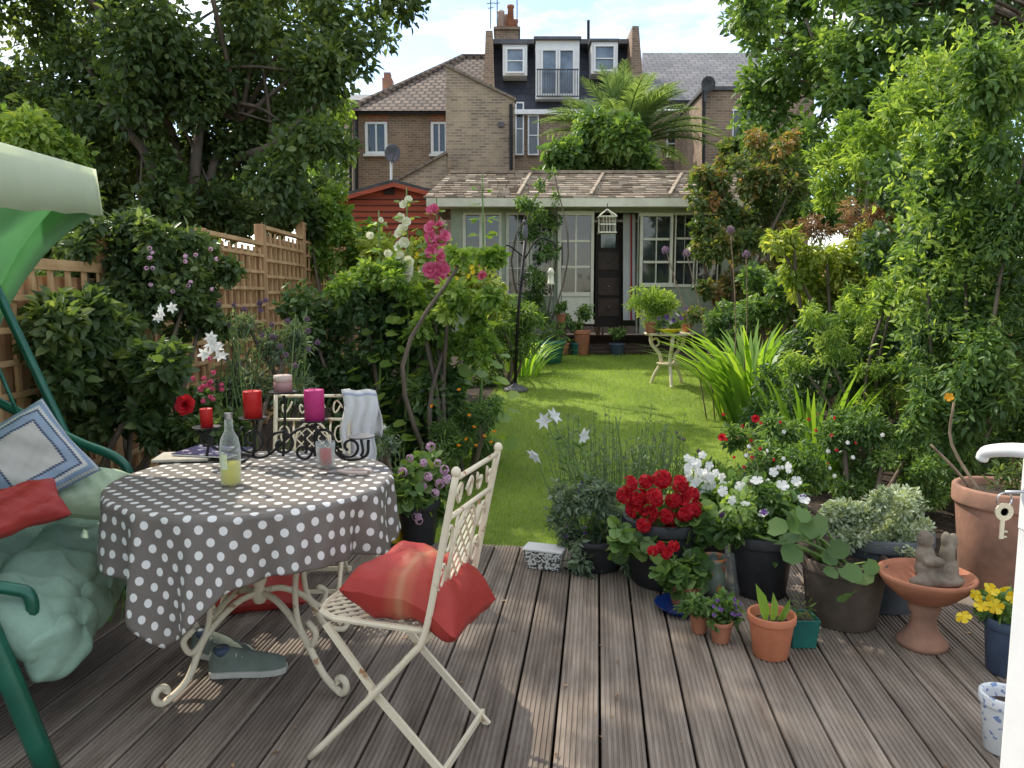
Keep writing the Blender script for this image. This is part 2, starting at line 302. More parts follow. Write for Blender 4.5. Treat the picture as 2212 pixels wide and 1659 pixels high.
BL1=blade(.03,.25); BL2=blade(.026,.6); STRAP=blade(.03,1.15); PALM=blade(.034,.5,3)
GR=q([(-.045,0,0),(.045,0,0),(.02,1,.25),(-.016,1,.25)],[(0,1,2,3)])
def nrm(a): return a/np.maximum(np.linalg.norm(a,axis=1,keepdims=True),1e-6)
def leafmesh(name,m,pos,d,n,size,tm,tint):
    tv,tf=tm; N=len(pos);k=len(tv); pos=np.asarray(pos,float); d=nrm(np.asarray(d,float)); x=nrm(np.cross(d,np.asarray(n,float))); z=np.cross(x,d)
    s=np.broadcast_to(size,(N,))[:,None,None]
    V=pos[:,None,:]+s*(tv[None,:,0:1]*x[:,None,:]+tv[None,:,1:2]*d[:,None,:]+tv[None,:,2:3]*z[:,None,:])
    Fc=(tf[None]+(np.arange(N)*k)[:,None,None]).reshape(-1,4); nf=len(Fc)
    me=bpy.data.meshes.new(name); me.vertices.add(N*k); me.vertices.foreach_set('co',V.astype(np.float32).ravel())
    me.loops.add(nf*4); me.loops.foreach_set('vertex_index',Fc.astype(np.int32).ravel())
    me.polygons.add(nf); me.polygons.foreach_set('loop_start',np.arange(0,nf*4,4,dtype=np.int32)); me.update(calc_edges=True)
    a=me.attributes.new('tint','FLOAT','POINT'); a.data.foreach_set('value',np.repeat(np.clip(np.broadcast_to(tint,(N,)),0,1),k).astype(np.float32))
    me.materials.append(m); return me
def leafobj(name,m,pos,d,n,size,tm,parent,tint):
    o0=np.array(org(parent)) if parent else np.zeros(3)
    o=bpy.data.objects.new(name,leafmesh(name,m,np.asarray(pos)-o0,d,n,size,tm,tint)); COL.objects.link(o)
    if parent: o.parent=parent
    return o
def foliage(parent,name,m,cl,N,size,tm=OV,droop=.3,inner=.35,up=.7):
    cl=np.array([list(c)+[c[3]]*(6-len(c)) for c in cl],float)
    w=cl[:,3]*cl[:,4]+cl[:,4]*cl[:,5]+cl[:,3]*cl[:,5]; idx=rng.choice(len(cl),N,p=w/w.sum())
    u=nrm(rng.normal(size=(N,3))); rr=inner+(1.18-inner)*rng.random(N)**.85
    pos=cl[idx,:3]+u*cl[idx,3:6]*rr[:,None]
    d=u*.8+rng.normal(size=(N,3))*.6; d[:,2]-=droop
    n=u*.5+rng.normal(size=(N,3))*.45; n[:,2]+=up
    ct=rng.normal(.42,.2,len(cl)); t=ct[idx]+rng.normal(0,.19,N)
    return leafobj(name,m,pos,d,n,size*rng.uniform(.5,1.35,N),tm,parent,t)
def sub(px,py,Y,rp,k=5,rf=.5,dep=.9,ys=1):
    c=at(px,py,Y); r=rp*Y/F; out=[]
    for i in range(k):
        v=Vector(rng.normal(size=3)).normalized()*r*rng.uniform(.35,.85); s=r*rng.uniform(rf*.6,rf*1.25)
        out.append((c.x+v.x,c.y+v.y*dep,c.z+v.z*ys,s,s*dep,s*ys))
    return out
def clumps(lst,Y,k=5,rf=.5,jit=.3,dep=.9):
    o=[]
    for px,py,rp in lst: o+=sub(px,py,Y+rng.uniform(-jit,jit),rp,k,rf,dep)
    return o
def stems_to(parent,name,m,base,tgts,r0,r1,n=5):
    mb=MB()
    for t in tgts:
        t=Vector(t); b=Vector(base)+Vector((rng.normal()*.03,rng.normal()*.03,-.05)); mid=(b+t)/2+Vector((rng.normal(),rng.normal(),0))*.06*(t-b).length; mid.z+=.1*(t-b).length*.5
        mb.tube(sm([b,mid,t],4),[r0,r1],n)
    return mb.build(name,m,parent,True)
def shrub(name,label,cat,lst,Y,m,N,size,tm=OV,k=5,rf=.5,jit=.3,base=None,nst=7,sr=.012,group=None,**kw):
    cl=clumps(lst,Y,k,rf,jit); xs=np.mean([c[0] for c in cl]); b=Vector(base) if base else Vector((xs,Y,gz(Y)))
    t=thing(name,label,cat,b,0,group)
    foliage(t,'foliage',m,cl,N,size,tm,**kw)
    ids=rng.choice(len(cl),min(nst,len(cl)),replace=False); stems_to(t,'stems',M['bark'],b,[cl[i][:3] for i in ids],sr*2,sr)
    return t
FM={}
def fmesh(kind,mk_):
    key=(kind,mk_)
    if key in FM: return FM[key]
    m=M[mk_]; P=[];D=[];Nn=[];S=[]; tm=PET
    def ring(c,ax,k,el,s,ph=0):
        ax=Vector(ax).normalized(); a=ax.orthogonal().normalized(); b=ax.cross(a)
        for i in range(k):
            w=2*math.pi*i/k+ph; r=a*math.cos(w)+b*math.sin(w); P.append(c); D.append(r*math.cos(el)+ax*math.sin(el)); Nn.append(ax*math.cos(el)-r*math.sin(el)); S.append(s)
    if kind=='umbel':
        for i in range(24):
            v=Vector(rng.normal(size=3)).normalized(); v.z=abs(v.z)-.25; v.normalize(); ring(v*.62,v,5,.35,.45,rng.uniform(0,6))
    elif kind=='open': ring(Vector(),(0,0,1),5,.25,1.)
    elif kind=='lily': ring(Vector(),(0,0,1),6,.75,1.); tm=folded(.24,.35,.2,.65,-.3,.05)
    elif kind=='star': ring(Vector(),(0,0,1),6,.3,1.,.2); ring(Vector((0,0,.08)),(0,0,1),4,.7,.7,.8); tm=folded(.24,.35,.2,.7,-.15,.05)
    elif kind=='rose':
        for k,el,s in((6,.1,1.),(6,.55,.9),(5,.95,.75),(4,1.3,.6)): ring(Vector((0,0,.1*k-.5)),(0,0,1),k,el,s,k)
    elif kind=='cup': ring(Vector(),(0,0,1),5,.85,1.); ring(Vector(),(0,0,1),4,1.1,.85,.4)
    elif kind=='holly': ring(Vector(),(0,0,1),6,.45,1.); ring(Vector((0,0,.1)),(0,0,1),5,.8,.6,.5)
    elif kind=='ball':
        tm=NAR
        for i in range(110):
            v=Vector(rng.normal(size=3)).normalized(); P.append(v*.3); D.append(v); Nn.append(v.orthogonal()); S.append(.72)
    FM[key]=leafmesh(kind,m,np.array([tuple(p) for p in P]),np.array([tuple(p) for p in D]),np.array([tuple(p) for p in Nn]),np.array(S),tm,rng.uniform(.1,.9,len(P))); return FM[key]
def flower(parent,name,kind,mk_,p,s,face=None,jit=.35):
    o=bpy.data.objects.new(name,fmesh(kind,mk_)); COL.objects.link(o); o.parent=parent; o.location=Vector(p)-org(parent); o.scale=(s,s,s)
    f=Vector(face or (0,0,1))+Vector(rng.normal(size=3))*jit; qd=f.to_track_quat('Z','Y'); qd.rotate(Matrix.Rotation(rng.uniform(0,6.28),3,f.normalized()).to_quaternion()); o.rotation_euler=qd.to_euler(); return o
CAMF=(0,-1,.35)
# ------------------------------------------------------------ world, sun, camera
S=Vector((-.74,.67,0)).normalized(); EL=R(46); S=S*math.cos(EL)+Vector((0,0,math.sin(EL)))
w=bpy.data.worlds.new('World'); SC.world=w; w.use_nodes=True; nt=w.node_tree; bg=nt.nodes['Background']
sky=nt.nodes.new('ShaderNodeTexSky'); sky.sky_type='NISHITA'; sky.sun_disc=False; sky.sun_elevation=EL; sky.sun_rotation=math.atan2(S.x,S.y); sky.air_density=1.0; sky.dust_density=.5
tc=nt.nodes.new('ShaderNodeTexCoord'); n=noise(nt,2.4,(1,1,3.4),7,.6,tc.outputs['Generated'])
sz=nt.nodes.new('ShaderNodeSeparateXYZ'); nt.links.new(tc.outputs['Generated'],sz.inputs[0]); zr=nt.nodes.new('ShaderNodeMapRange'); zr.inputs['From Min'].default_value=.35; zr.inputs['From Max'].default_value=.85; zr.inputs['To Min'].default_value=0; zr.inputs['To Max'].default_value=.10; nt.links.new(sz.outputs[2],zr.inputs[0])  # thickens cloud overhead, out of view, added as fill light
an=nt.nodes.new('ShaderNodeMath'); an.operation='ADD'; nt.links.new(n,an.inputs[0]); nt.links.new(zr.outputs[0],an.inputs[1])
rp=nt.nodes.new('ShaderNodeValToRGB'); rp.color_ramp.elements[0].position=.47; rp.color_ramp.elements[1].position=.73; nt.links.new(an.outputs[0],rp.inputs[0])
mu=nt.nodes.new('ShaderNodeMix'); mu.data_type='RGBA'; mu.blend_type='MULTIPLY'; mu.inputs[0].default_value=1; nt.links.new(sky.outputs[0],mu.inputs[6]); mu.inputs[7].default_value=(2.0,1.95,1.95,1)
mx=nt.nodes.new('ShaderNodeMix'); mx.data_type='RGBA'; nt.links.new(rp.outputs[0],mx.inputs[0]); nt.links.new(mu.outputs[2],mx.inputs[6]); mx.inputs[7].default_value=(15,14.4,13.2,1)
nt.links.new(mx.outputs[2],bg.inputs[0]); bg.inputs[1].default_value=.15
l=bpy.data.lights.new('sun','SUN'); l.energy=5; l.angle=R(.53); l.color=(1,.92,.79); lo=bpy.data.objects.new('sun',l); COL.objects.link(lo); lo.rotation_euler=S.to_track_quat('Z','Y').to_euler(); lo.location=(-6,9,12)
cam=bpy.data.cameras.new('camera'); co=bpy.data.objects.new('camera',cam); COL.objects.link(co); co.location=CAM; co.rotation_euler=(math.pi/2-TH,0,0); cam.sensor_width=36; cam.lens=36*F/2212; cam.clip_end=2000; cam.clip_start=.05; SC.camera=co
SC.view_settings.view_transform='Standard'; SC.view_settings.look='None'; SC.view_settings.exposure=0
# ------------------------------------------------------------ ground, lawn, deck
mb=MB(); ys=[-200,4.3,12,30,400]; mb.grid([[(x,y,gz(y)) for x in(-300,-8,8,300)] for y in ys]); tag(mb.build('ground',M['soil']),'dark bare garden soil','ground',kind='structure')
LX=([3.9,4.6,6,7.8,9.5,10.5,11.6],[-.75,-.72,-.5,-.33,-.1,.1,.25]); RX=([3.9,5,6.5,7.8,9.5,10.5,11.6],[1.5,1.75,2.0,2.2,2.45,2.5,2.2])
mb=MB(); mb.grid([[(np.interp(y,*LX)+(np.interp(y,*RX)-np.interp(y,*LX))*t,y,gz(y)+.006) for t in np.linspace(0,1,8)] for y in np.linspace(4.0,11.7,30)])
M['turf']=mat('lawn_turf',(.21,.28,.04),(.13,.185,.028),2.5,.9,bmp=.6,bs=60,dist=.02)
tag(mb.build('lawn',M['turf']),'sunlit mown lawn strip between the flower borders','lawn',kind='structure')
N=70000; y=4.05+(11.65-4.05)*rng.random(N)**1.35; lx=np.interp(y,*LX)-.06; rx=np.interp(y,*RX)+.06
x=lx+(rx-lx)*rng.random(N); z=np.array([gz(v) for v in y]); d=np.stack([rng.normal(0,.6,N),rng.normal(0,.6,N),np.ones(N)],1)
g=leafobj('grass',M['grass'],np.stack([x,y,z],1),d,rng.normal(size=(N,3))*[1,1,.1]+[0,0,.5],rng.uniform(.018,.042,N)*(1+.04*(y-4)),GR,None,.48+.18*np.sin(x*2.3+1)*np.sin(y*1.7)+.12*np.sin(x*7+y*5)+rng.normal(0,.2,N)); tag(g,'short green blades of lawn grass','grass',kind='stuff')
A=R(6.4); bd=Vector((math.sin(A),math.cos(A),0)); pd=Vector((math.cos(A),-math.sin(A),0))
mb=MB(); ti=[]; pw=.146
prof=[(0,-.03),(0,-.004),(.004,0)]
for g_ in range(7):
    u=.012+g_*.0175; prof+=[(u,0),(u+.002,-.0045),(u+.0065,-.0045),(u+.0085,0)]
prof+=[(.132,0),(.136,-.004),(.136,-.03)]
for i in range(-24,26):
    u0=i*pw+.03; e=4.13+rng.uniform(-.008,.008); tv=rng.uniform(-.05,.6); rows=[]; hh=rng.uniform(-.002,.002)
    for t in(-.8,e): rows.append([pd*(u0+u)+bd*t+Vector((0,0,zz+hh)) for u,zz in prof])
    k0=len(mb.v); mb.grid(rows); n_=len(prof); mb.f.append(tuple(k0+n_+j for j in range(n_))); ti+=[tv]*(len(mb.v)-k0)
tag(mb.build('deck',M['deck'],tint=ti,normals=False),'weathered grooved timber decking boards','deck',kind='structure')
mb=MB(); c=bd*4.155+Vector((.1,0,-.085)); mb.box(c,(7.2,.024,.13),-A); tag(mb.build('deck_edge_board',M['deck'],tint=[.3]*8),'timber edge board under the deck end','deck edge',kind='structure')
N=150; tag(leafobj('fallen_leaves',M['leaf_rust'],np.stack([rng.uniform(-1.2,2.4,N),rng.uniform(1.5,4.0,N),np.full(N,.004)],1),np.stack([rng.normal(size=N),rng.normal(size=N),rng.normal(size=N)*.12],1),np.tile([0,0,1.],(N,1))+rng.normal(size=(N,3))*.15,rng.uniform(.008,.024,N),OV,None,rng.random(N)),'tiny dry leaves scattered on the deck','fallen leaves',kind='stuff')
# ------------------------------------------------------------ houses
def window(parent,x0,y0,x1,y1,Y,cols=1,rows=2,fw=5,name='window',mt='white_paint',gl='glass_dark',dep=.12,bar=2.2,panel=0):
    mb=MB(); Yb=Y+dep; py1=y1-(y1-y0)*panel
    mb.pxbox(x0,y0,x1,y0+fw,Y,Yb); mb.pxbox(x0,y1-fw,x1,y1,Y,Yb); mb.pxbox(x0,y0+fw,x0+fw,y1-fw,Y+.001,Yb-.001); mb.pxbox(x1-fw,y0+fw,x1,y1-fw,Y+.001,Yb-.001)
    if panel: mb.pxbox(x0+fw,py1,x1-fw,y1-fw,Y+.02,Yb-.02); mb.pxbox(x0+fw,py1-fw*.6,x1-fw,py1+fw*.4,Y+.002,Yb-.002)
    for i in range(1,cols): xx=x0+fw+(x1-x0-2*fw)*i/cols; mb.pxbox(xx-bar/2,y0+fw,xx+bar/2,py1-fw*.5,Y+.012,Yb-.004)
    for i in range(1,rows): yy=y0+fw+(py1-y0-1.5*fw)*i/rows; mb.pxbox(x0+fw,yy-bar/2,x1-fw,yy+bar/2,Y+.016,Yb-.006)
    o=mb.build(name,M[mt],parent); g=MB(); g.pxbox(x0+fw*.7,y0+fw*.7,x1-fw*.7,py1-(fw*.7 if not panel else 0),Y+dep*.55,Y+dep*.7); g.build('pane',M[gl],o); return o
def wallrect(mb,x0,y0,x1,Y0,Y1):
    a=at(x0,y0,Y0); b=at(x1,y0,Y0); mb.box(((a.x+b.x)/2,(Y0+Y1)/2,(a.z+.3)/2),(b.x-a.x,Y1-Y0,a.z-.3))
def dish(t,px,py,Y,r,m):
    mb=MB(); mb.lathe([(0,0),(r*.6,.03),(r,.1),(r*.97,.105),(r*.58,.045),(0,.018)],(0,0,0),22); mb.v=[tuple(at(px,py,Y)+Vector((v[0]*.9+v[2]*.4,-v[2],v[1]))) for v in mb.v]; mb.build('dish',m,t,True); c=at(px,py,Y); mb=MB(); mb.tube([c+Vector((0,-.02,-r)),c+Vector((.12,-.3,-.05))],.012,5); mb.build('receiver_arm',M['lead'],t)
h=thing('brick_house','brown brick house with hipped brown tile roof, left of the dormer house','house',at(900,695,26))
mb=MB(); wallrect(mb,760,240,1052,26,33); mb.build('wall',M['brick'],h)
mb=MB(); a,b,c,d,e,f_=at(748,239,25.6),at(1056,239,25.6),at(1056,124,30),at(1000,124,30),at(748,239,25.6)+Vector((0,8.8,0)),at(1056,239,25.6)+Vector((0,8.8,0))
mb.add([a,b,c,d,e,f_],[(0,1,2,3),(0,3,4),(4,3,2,5)]); mb.build('roof',M['tile'],h,normals=False)
mb=MB(); mb.tube([a,d,c],.13); mb.build('ridge_tile',M['tile'],h)
mb=MB(); mb.pxbox(752,236,1050,245,25.7,25.8); mb.tube([at(770,240,25.85),at(770,700,25.85)],.06); mb.tube([at(757,240,25.85),at(757,700,25.85)],.05); mb.build('gutter_pipe',M['black_iron'],h)
for x0,x1 in((789,836),(931,966)):
    window(h,x0,263,x1,332,25.93,2,1,5); mb=MB(); mb.pxbox(x0-4,332,x1+4,337,25.8,26); mb.build('window_sill',M['white_paint'],h); mb=MB(); mb.pxbox(x0-2,243,x1+2,262,25.97,26.05); mb.build('brick_lintel',M['brick_red'],h)
t=thing('satellite_dish','grey satellite dish on a pole by the lean-to brick wall','satellite dish',at(845,400,21)); dish(t,846,332,20.9,.24,M['lead']); mb=MB(); mb.tube([at(845,335,20.95),at(845,420,20.95)],.035); mb.build('pole',M['white_paint'],t)
h=thing('brick_extension','pale brick rear extension with a sloping parapet top','house extension',at(1036,695,22))
mb=MB(); mb.pp([(963,720),(963,141),(1112,214),(1112,720)],22,25.9); mb.build('wall',M['brick_pale'],h)
mb=MB(); mb.pp([(960,141),(960,135),(1115,211),(1115,217)],21.93,22.3); mb.build('coping',M['stone'],h)
mb=MB(); mb.tube([at(1104,225,21.9),at(1104,720,21.9)],.05); mb.build('drainpipe',M['black_iron'],h); mb=MB(); mb.pxbox(1076,263,1088,274,21.95,22.02); mb.build('air_vent',M['lead'],h)
h=thing('brick_outhouse','low pale brick lean-to wall with a sloping top below the extension','outhouse',at(900,690,21)); mb=MB(); mb.pp([(842,720),(850,396),(963,332),(963,720)],21.2,21.9); mb.build('wall',M['brick_pale'],h); mb=MB(); mb.pp([(845,397),(845,392),(965,325),(965,331)],21.1,21.6); mb.build('coping',M['stone'],h)
h=thing('dormer_house','brick house with dark slate mansard roof and white dormer windows','house',at(1220,695,26))
mb=MB(); wallrect(mb,1052.5,238,1640,26.05,33); mb.build('wall',M['brick'],h)
mb=MB(); v=[at(1055,240,26),at(1386,240,26),at(1380,92,26.9),at(1062,92,26.9)]; mb.prism(v,(0,6,0)); r_=mb.build('mansard_roof',M['slate'],h)
mb=MB(); mb.pxbox(1062,84,1372,94,26.3,33); mb.build('flat_roof',M['lead'],r_)
mb=MB(); mb.pxbox(1052,236,1390,246,25.75,25.9); mb.build('gutter',M['white_paint'],h)
MB().pp([(1043,240),(1049,66),(1064,66),(1070,240)],25.6,33).build('parapet_wall',M['brick'],h); MB().pp([(1362,225),(1366,56),(1380,56),(1393,225)],25.6,33).build('parapet_wall',M['brick'],h)
for x0,y0,x1,y1 in((1086,94,1139,163),(1277,88,1335,159)):
    mb=MB(); mb.pxbox(x0,y0,x1,y1,25.75,27.5); dm=mb.build('dormer',M['white_paint'],h); mb=MB(); mb.pxbox(x0-3,y0-5,x1+3,y0,25.65,27.5); mb.build('dormer_roof',M['lead'],dm)
    window(h,x0+6,y0+8,x1-6,y1-5,25.66,1,2,4,gl='glass_sky')
mb=MB(); mb.pxbox(1157,84,1252,214,25.75,27.5); dm=mb.build('dormer',M['white_paint'],h); mb=MB(); mb.pxbox(1153,78,1256,84,25.6,27.5); mb.build('dormer_roof',M['lead'],dm)
window(h,1168,104,1205,207,25.66,1,1,5,'french_door',gl='glass_sky'); window(h,1205.5,104,1242,207,25.66,1,1,5,'french_door',gl='glass_sky')
mb=MB()
for i in range(17): xx=1161+i*5.4; mb.tube([at(xx,150,25.5),at(xx,208,25.5)],.012,5)
mb.tube([at(1159,150,25.5),at(1250,150,25.5)],.025,6); mb.tube([at(1159,208,25.5),at(1250,208,25.5)],.025,6); mb.build('balcony_rail',M['lead'],h)
mb=MB(); a,b,c,d=at(1388,218,25.7),at(1640,218,25.7),at(1640,114,30),at(1388,114,30); mb.prism([a,b,c,d],(0,.3,-.2)); mb.build('slate_roof',M['slate_light'],h)
mb=MB(); mb.pxbox(1390,216,1640,222,25.6,25.7); mb.build('gutter',M['black_iron'],h)
for x0,x1 in((1113,1132),(1140,1164)): window(h,x0,248 if x0>1120 else 220,x1,335,25.9,1,2,3)
window(h,1440,278,1512,340,25.9,3,2,4)
ch=MB(); ch.pxbox(1070,62,1120,92,27.5,28.5); ch.pxbox(1066,57,1124,63,27.4,28.6); c_=ch.build('chimney',M['brick'],h)
for i,(xx,yy,mt) in enumerate(((1082,24,'cream_wax'),(1092,27,'cream_wax'),(1103,12,'terracotta'),(1112,38,'terracotta'))):
    mb=MB(); p=at(xx,58,28); q_=at(xx,yy,28); mb.lathe([(.13,p.z),(.10,q_.z-.1),(.13,q_.z-.08),(.13,q_.z),(.08,q_.z)],(p.x,28+.25*(i%2),0),12); mb.build('chimney_pot',M[mt],c_,True)
mb=MB(); mb.tube([at(1271,92,27),at(1271,44,27)],.05); mb.build('vent_pipe',M['black_iron'],h)
for xx,tp,lb in((1060,0,'thin television aerial leftmost beside the chimney'),(1074,-10,'thin television aerial between the chimney edge and leftmost aerial'),(1117,-20,'thin television aerial right of the chimney pots')):
    tag(MB().tube([at(xx,62,27.8),at(xx,tp,27.8)],.02,5).bar(at(xx-9,tp+8,27.8),at(xx+9,tp+6,27.8),.02).bar(at(xx-6,tp+18,27.8),at(xx+6,tp+16,27.8),.02).build('aerial',M['lead']),lb,'aerial')
h=thing('brick_extension','brown brick rear extension at right behind the climbing rose','house extension',at(1590,695,22)); mb=MB(); wallrect(mb,1523,192,1760,22,25.9); mb.build('wall',M['brick'],h); mb=MB(); mb.pxbox(1519,186,1764,194,21.9,26); mb.build('flat_roof',M['lead'],h); window(h,1582,235,1640,305,21.93,2,2,4); mb=MB(); mb.tube([at(1520,190,21.9),at(1520,700,21.9)],.05); mb.build('drainpipe',M['black_iron'],h)
t=thing('satellite_dish','dark satellite dish above the slate roof edge','satellite dish',at(1524,215,21.8)); dish(t,1525,184,21.8,.22,M['felt']); mb=MB(); mb.tube([at(1524,186,21.85),at(1524,220,21.85)],.035); mb.build('pole',M['lead'],t)
h=thing('distant_house','far pale house with chimney glimpsed left of the tiled roof','house',at(800,690,55)); mb=MB(); wallrect(mb,740,215,850,55,62); mb.build('wall',M['brick_pale'],h); mb=MB(); a,b=at(735,216,54.6),at(856,216,54.6); mb.add([a,b,b+Vector((0,4,1.4)),a+Vector((0,4,1.4))],[(0,1,2,3)]); mb.build('roof',M['slate_light'],h); mb=MB(); mb.pxbox(826,168,846,210,56,57); mb.pxbox(829,156,843,168,56.2,56.8); mb.build('chimney',M['brick_red'],h)
h=thing('red_shed','red stained garden shed with a low gable, beyond the fence','shed',at(825,640,16))
MB().pp([(727,670),(727,424),(850,396),(926,414),(926,670)],16,18.5).build('wall',M['red_shed'],h)
mb=MB()
for i in range(9): yy=430+i*13; mb.pxbox(728,yy,925,yy+1.6,15.98,15.999)
mb.build('board_joint',M['dark_wood'],h)
mb=MB(); mb.pp([(715,424),(850,387),(940,411),(940,417),(850,394),(715,431)],15.8,18.7); mb.build('roof',M['felt'],h); mb=MB(); mb.pp([(715,431),(850,394),(850,403),(715,440)],15.78,15.83); mb.pp([(850,394),(940,417),(940,426),(850,403)],15.78,15.83); mb.build('barge_board',M['red_shed'],h); mb=MB(); mb.pxbox(829,405,852,420,15.96,15.978); mb.build('gable_vent',M['dark_wood'],h)
# ------------------------------------------------------------ summerhouse
h=thing('summerhouse','cream and sage summerhouse with glazed doors under a shingle roof','summerhouse',(1.2,12.4,.52)); Y=12.4
mb=MB(); mb.pxbox(976,445,998,722,Y,Y+.1); mb.pxbox(1084,452,1092,722,Y-.01,Y+.09); mb.pxbox(1196,452,1205,722,Y-.01,Y+.09); mb.pxbox(1374,452,1381,722,Y-.01,Y+.09); mb.pxbox(1555,452,1640,722,Y,Y+.1); mb.pxbox(976,440,1640,459,Y-.02,Y+.08); mb.pxbox(998,640,1196,722,Y+.02,Y+.1); mb.pxbox(1381,620,1555,722,Y+.02,Y+.1); mb.build('front_wall',M['sage_paint'],h)
a=at(976,720,Y);b=at(1640,440,Y); mb=MB(); mb.box((a.x+.05,Y+1.6,(a.z+b.z)/2),(.1,3,b.z-a.z)); mb.box((b.x-.05,Y+1.6,(a.z+b.z)/2),(.1,3,b.z-a.z)); mb.box(((a.x+b.x)/2,Y+3.1,(a.z+b.z)/2),(b.x-a.x,.1,b.z-a.z)); mb.build('back_wall',M['sage_paint'],h)
mb=MB(); mb.box(((a.x+b.x)/2,Y+1.5,.55),(b.x-a.x,3.1,.14)); mb.build('floor',M['dark_wood'],h)
window(h,1000,458,1042,640,Y,1,2,6,mt='cream_paint'); window(h,1043,458,1084,640,Y,1,2,6,mt='cream_paint'); window(h,1093,458,1143,640,Y,2,3,6,mt='cream_paint'); window(h,1144,458,1196,640,Y,2,3,6,mt='cream_paint')
window(h,1204,456,1284,700,Y-.08,2,3,9,'door','cream_paint',dep=.07,bar=5,panel=.26); window(h,1381,458,1455,620,Y-.02,2,3,9,'window','cream_paint',bar=5); window(h,1456,458,1503,620,Y,2,3,6,'window','cream_paint',bar=4); window(h,1504,458,1555,620,Y,2,3,6,'window','cream_paint',bar=4)
e0,e1=at(915,428,12.05),at(1650,428,12.05); r0,r1=at(972,376,13.7),at(1600,376,13.7); rows=11; mb=MB(); ti=[]
for i in range(rows):
    t0,t1=i/rows,(i+1)/rows; L0,L1=e0.lerp(r0,t0),e0.lerp(r0,t1); Rr0,Rr1=e1.lerp(r1,t0),e1.lerp(r1,t1); x=L0.x
    while x<Rr0.x-.05:
        wd=rng.uniform(.11,.2); zz=rng.uniform(.016,.04); x2=min(x+wd,Rr0.x); y0_=L0.y-.02+rng.uniform(-.012,.012)
        xa,xb=max(x,L1.x),min(x2,Rr1.x); xb=max(xb,xa+.01)
        mb.add([(x,y0_,L0.z),(x2-.008,y0_,L0.z),(xb-.008,L1.y,L1.z),(xa,L1.y,L1.z),(x,y0_,L0.z+zz),(x2-.008,y0_,L0.z+zz),(xb-.008,L1.y,L1.z+.004),(xa,L1.y,L1.z+.004)],[(0,1,2,3),(4,5,6,7),(0,1,5,4),(1,2,6,5),(3,0,4,7)]); ti+=[rng.random()]*8; x=x2
M['shingle_tint']=leafmat('cedar_shingle_varied',(.19,.145,.105),(.34,.275,.205),(.50,.425,.335),.02,.85,spec=.2,g=1)
mb.build('shingle_roof',M['shingle_tint'],h,normals=True,tint=ti)
mb=MB(); mb.add([e0,r0,e0+Vector((0,3.4,0))],[(0,1,2)]); mb.add([r0,r1,e1+Vector((0,3.4,0)),e0+Vector((0,3.4,0))],[(0,1,2,3)]); mb.add([e1,r1,e1+Vector((0,3.4,0))],[(0,1,2)]); mb.build('rear_roof',M['shingle'],h)
mb=MB(); mb.bar(r0+Vector((0,0,.03)),r1+Vector((0,0,.03)),.14,.05)
for xx in(1133,1290,1460): p,q_=at(xx-14,427,12.03),at(xx+14,376,13.7); mb.bar(p+Vector((0,0,.05)),q_+Vector((0,0,.03)),.05,.03)
mb.build('ridge_board',M['shingle'],h)
mb=MB(); mb.pxbox(921,428,1650,446,12.0,12.04); a=at(921,446,12.0); mb.box(((a.x+e1.x)/2,12.23,a.z+.02),(e1.x-a.x,.36,.02)); mb.box((a.x+.015,12.6,a.z+.06),(.03,1.1,.12)); mb.build('fascia',M['cream_paint'],h)
mb=MB(); a=at(1165,742,11.95); b=at(1400,742,11.95); mb.box(((a.x+b.x)/2,12.1,.57),(b.x-a.x,.5,.09)); mb.box(((a.x+b.x)/2,11.85,.535),(b.x-a.x-.2,.25,.05)); mb.build('step',M['dark_wood'],h,bev=.01)
t=thing('dresser','dark carved wooden dresser inside the summerhouse doorway','dresser',at(1315,700,13.2)); mb=MB(); mb.pxbox(1285,485,1345,706,13.2,13.7); mb.build('cabinet',M['dark_wood'],t); M['drawer']=mat('drawer_wood',(.13,.075,.05),(.07,.042,.028),6,.45)
for y0 in(545,600,645): MB().pxbox(1292,y0,1338,y0+38,13.17,13.199).build('drawer',M['drawer'],t); MB().ell(at(1315,y0+19,13.15),(.02,.02,.02)).build('knob',M['steel'],t)
MB().pxbox(1298,500,1330,535,13.17,13.199).build('mirror',M['glass_sky'],t)
mb=MB(); P=[]
for i in range(10): P.append([at(1346+j*2,462+i*25.5,12.75+.03*math.sin(j*1.9)) for j in range(15)])
mb.grid(P); tag(mb.build('curtain',bands('red_and_white_curtain',[(0,(.68,.66,.62)),(.55,(.40,.05,.05)),(.7,(.68,.66,.62))],0),uv=[(j/14,i/9) for i in range(10) for j in range(15)],smooth=True),'white curtain with red stripe inside the summerhouse doorway','curtain')
t=thing('birdcage','cream wire birdcage hanging from the summerhouse eaves','birdcage',at(1311,505,11.9)); mb=MB(); c=at(1311,503,11.9)
mb.box(c,(.27,.27,.02)); mb.box(c+Vector((0,0,.24)),(.28,.28,.02)); 
for i in range(6):
    for s_ in(-1,1): mb.bar(c+Vector((-.125+.05*i,s_*.125,0)),c+Vector((-.125+.05*i,s_*.125,.24)),.008); mb.bar(c+Vector((s_*.125,-.125+.05*i,0)),c+Vector((s_*.125,-.125+.05*i,.24)),.008)
for sx in(-1,1):
    for sy in(-1,1): mb.bar(c+Vector((sx*.13,sy*.13,.25)),c+Vector((0,0,.36)),.014)
mb.bar(c+Vector((-.12,-.128,.12)),c+Vector((.12,-.128,.12)),.02); mb.build('cage',M['cream_paint'],t); mb=MB(); mb.tube([c+Vector((0,0,.35)),c+Vector((0,0,.45))],.006); mb.build('hook',M['black_iron'],t)
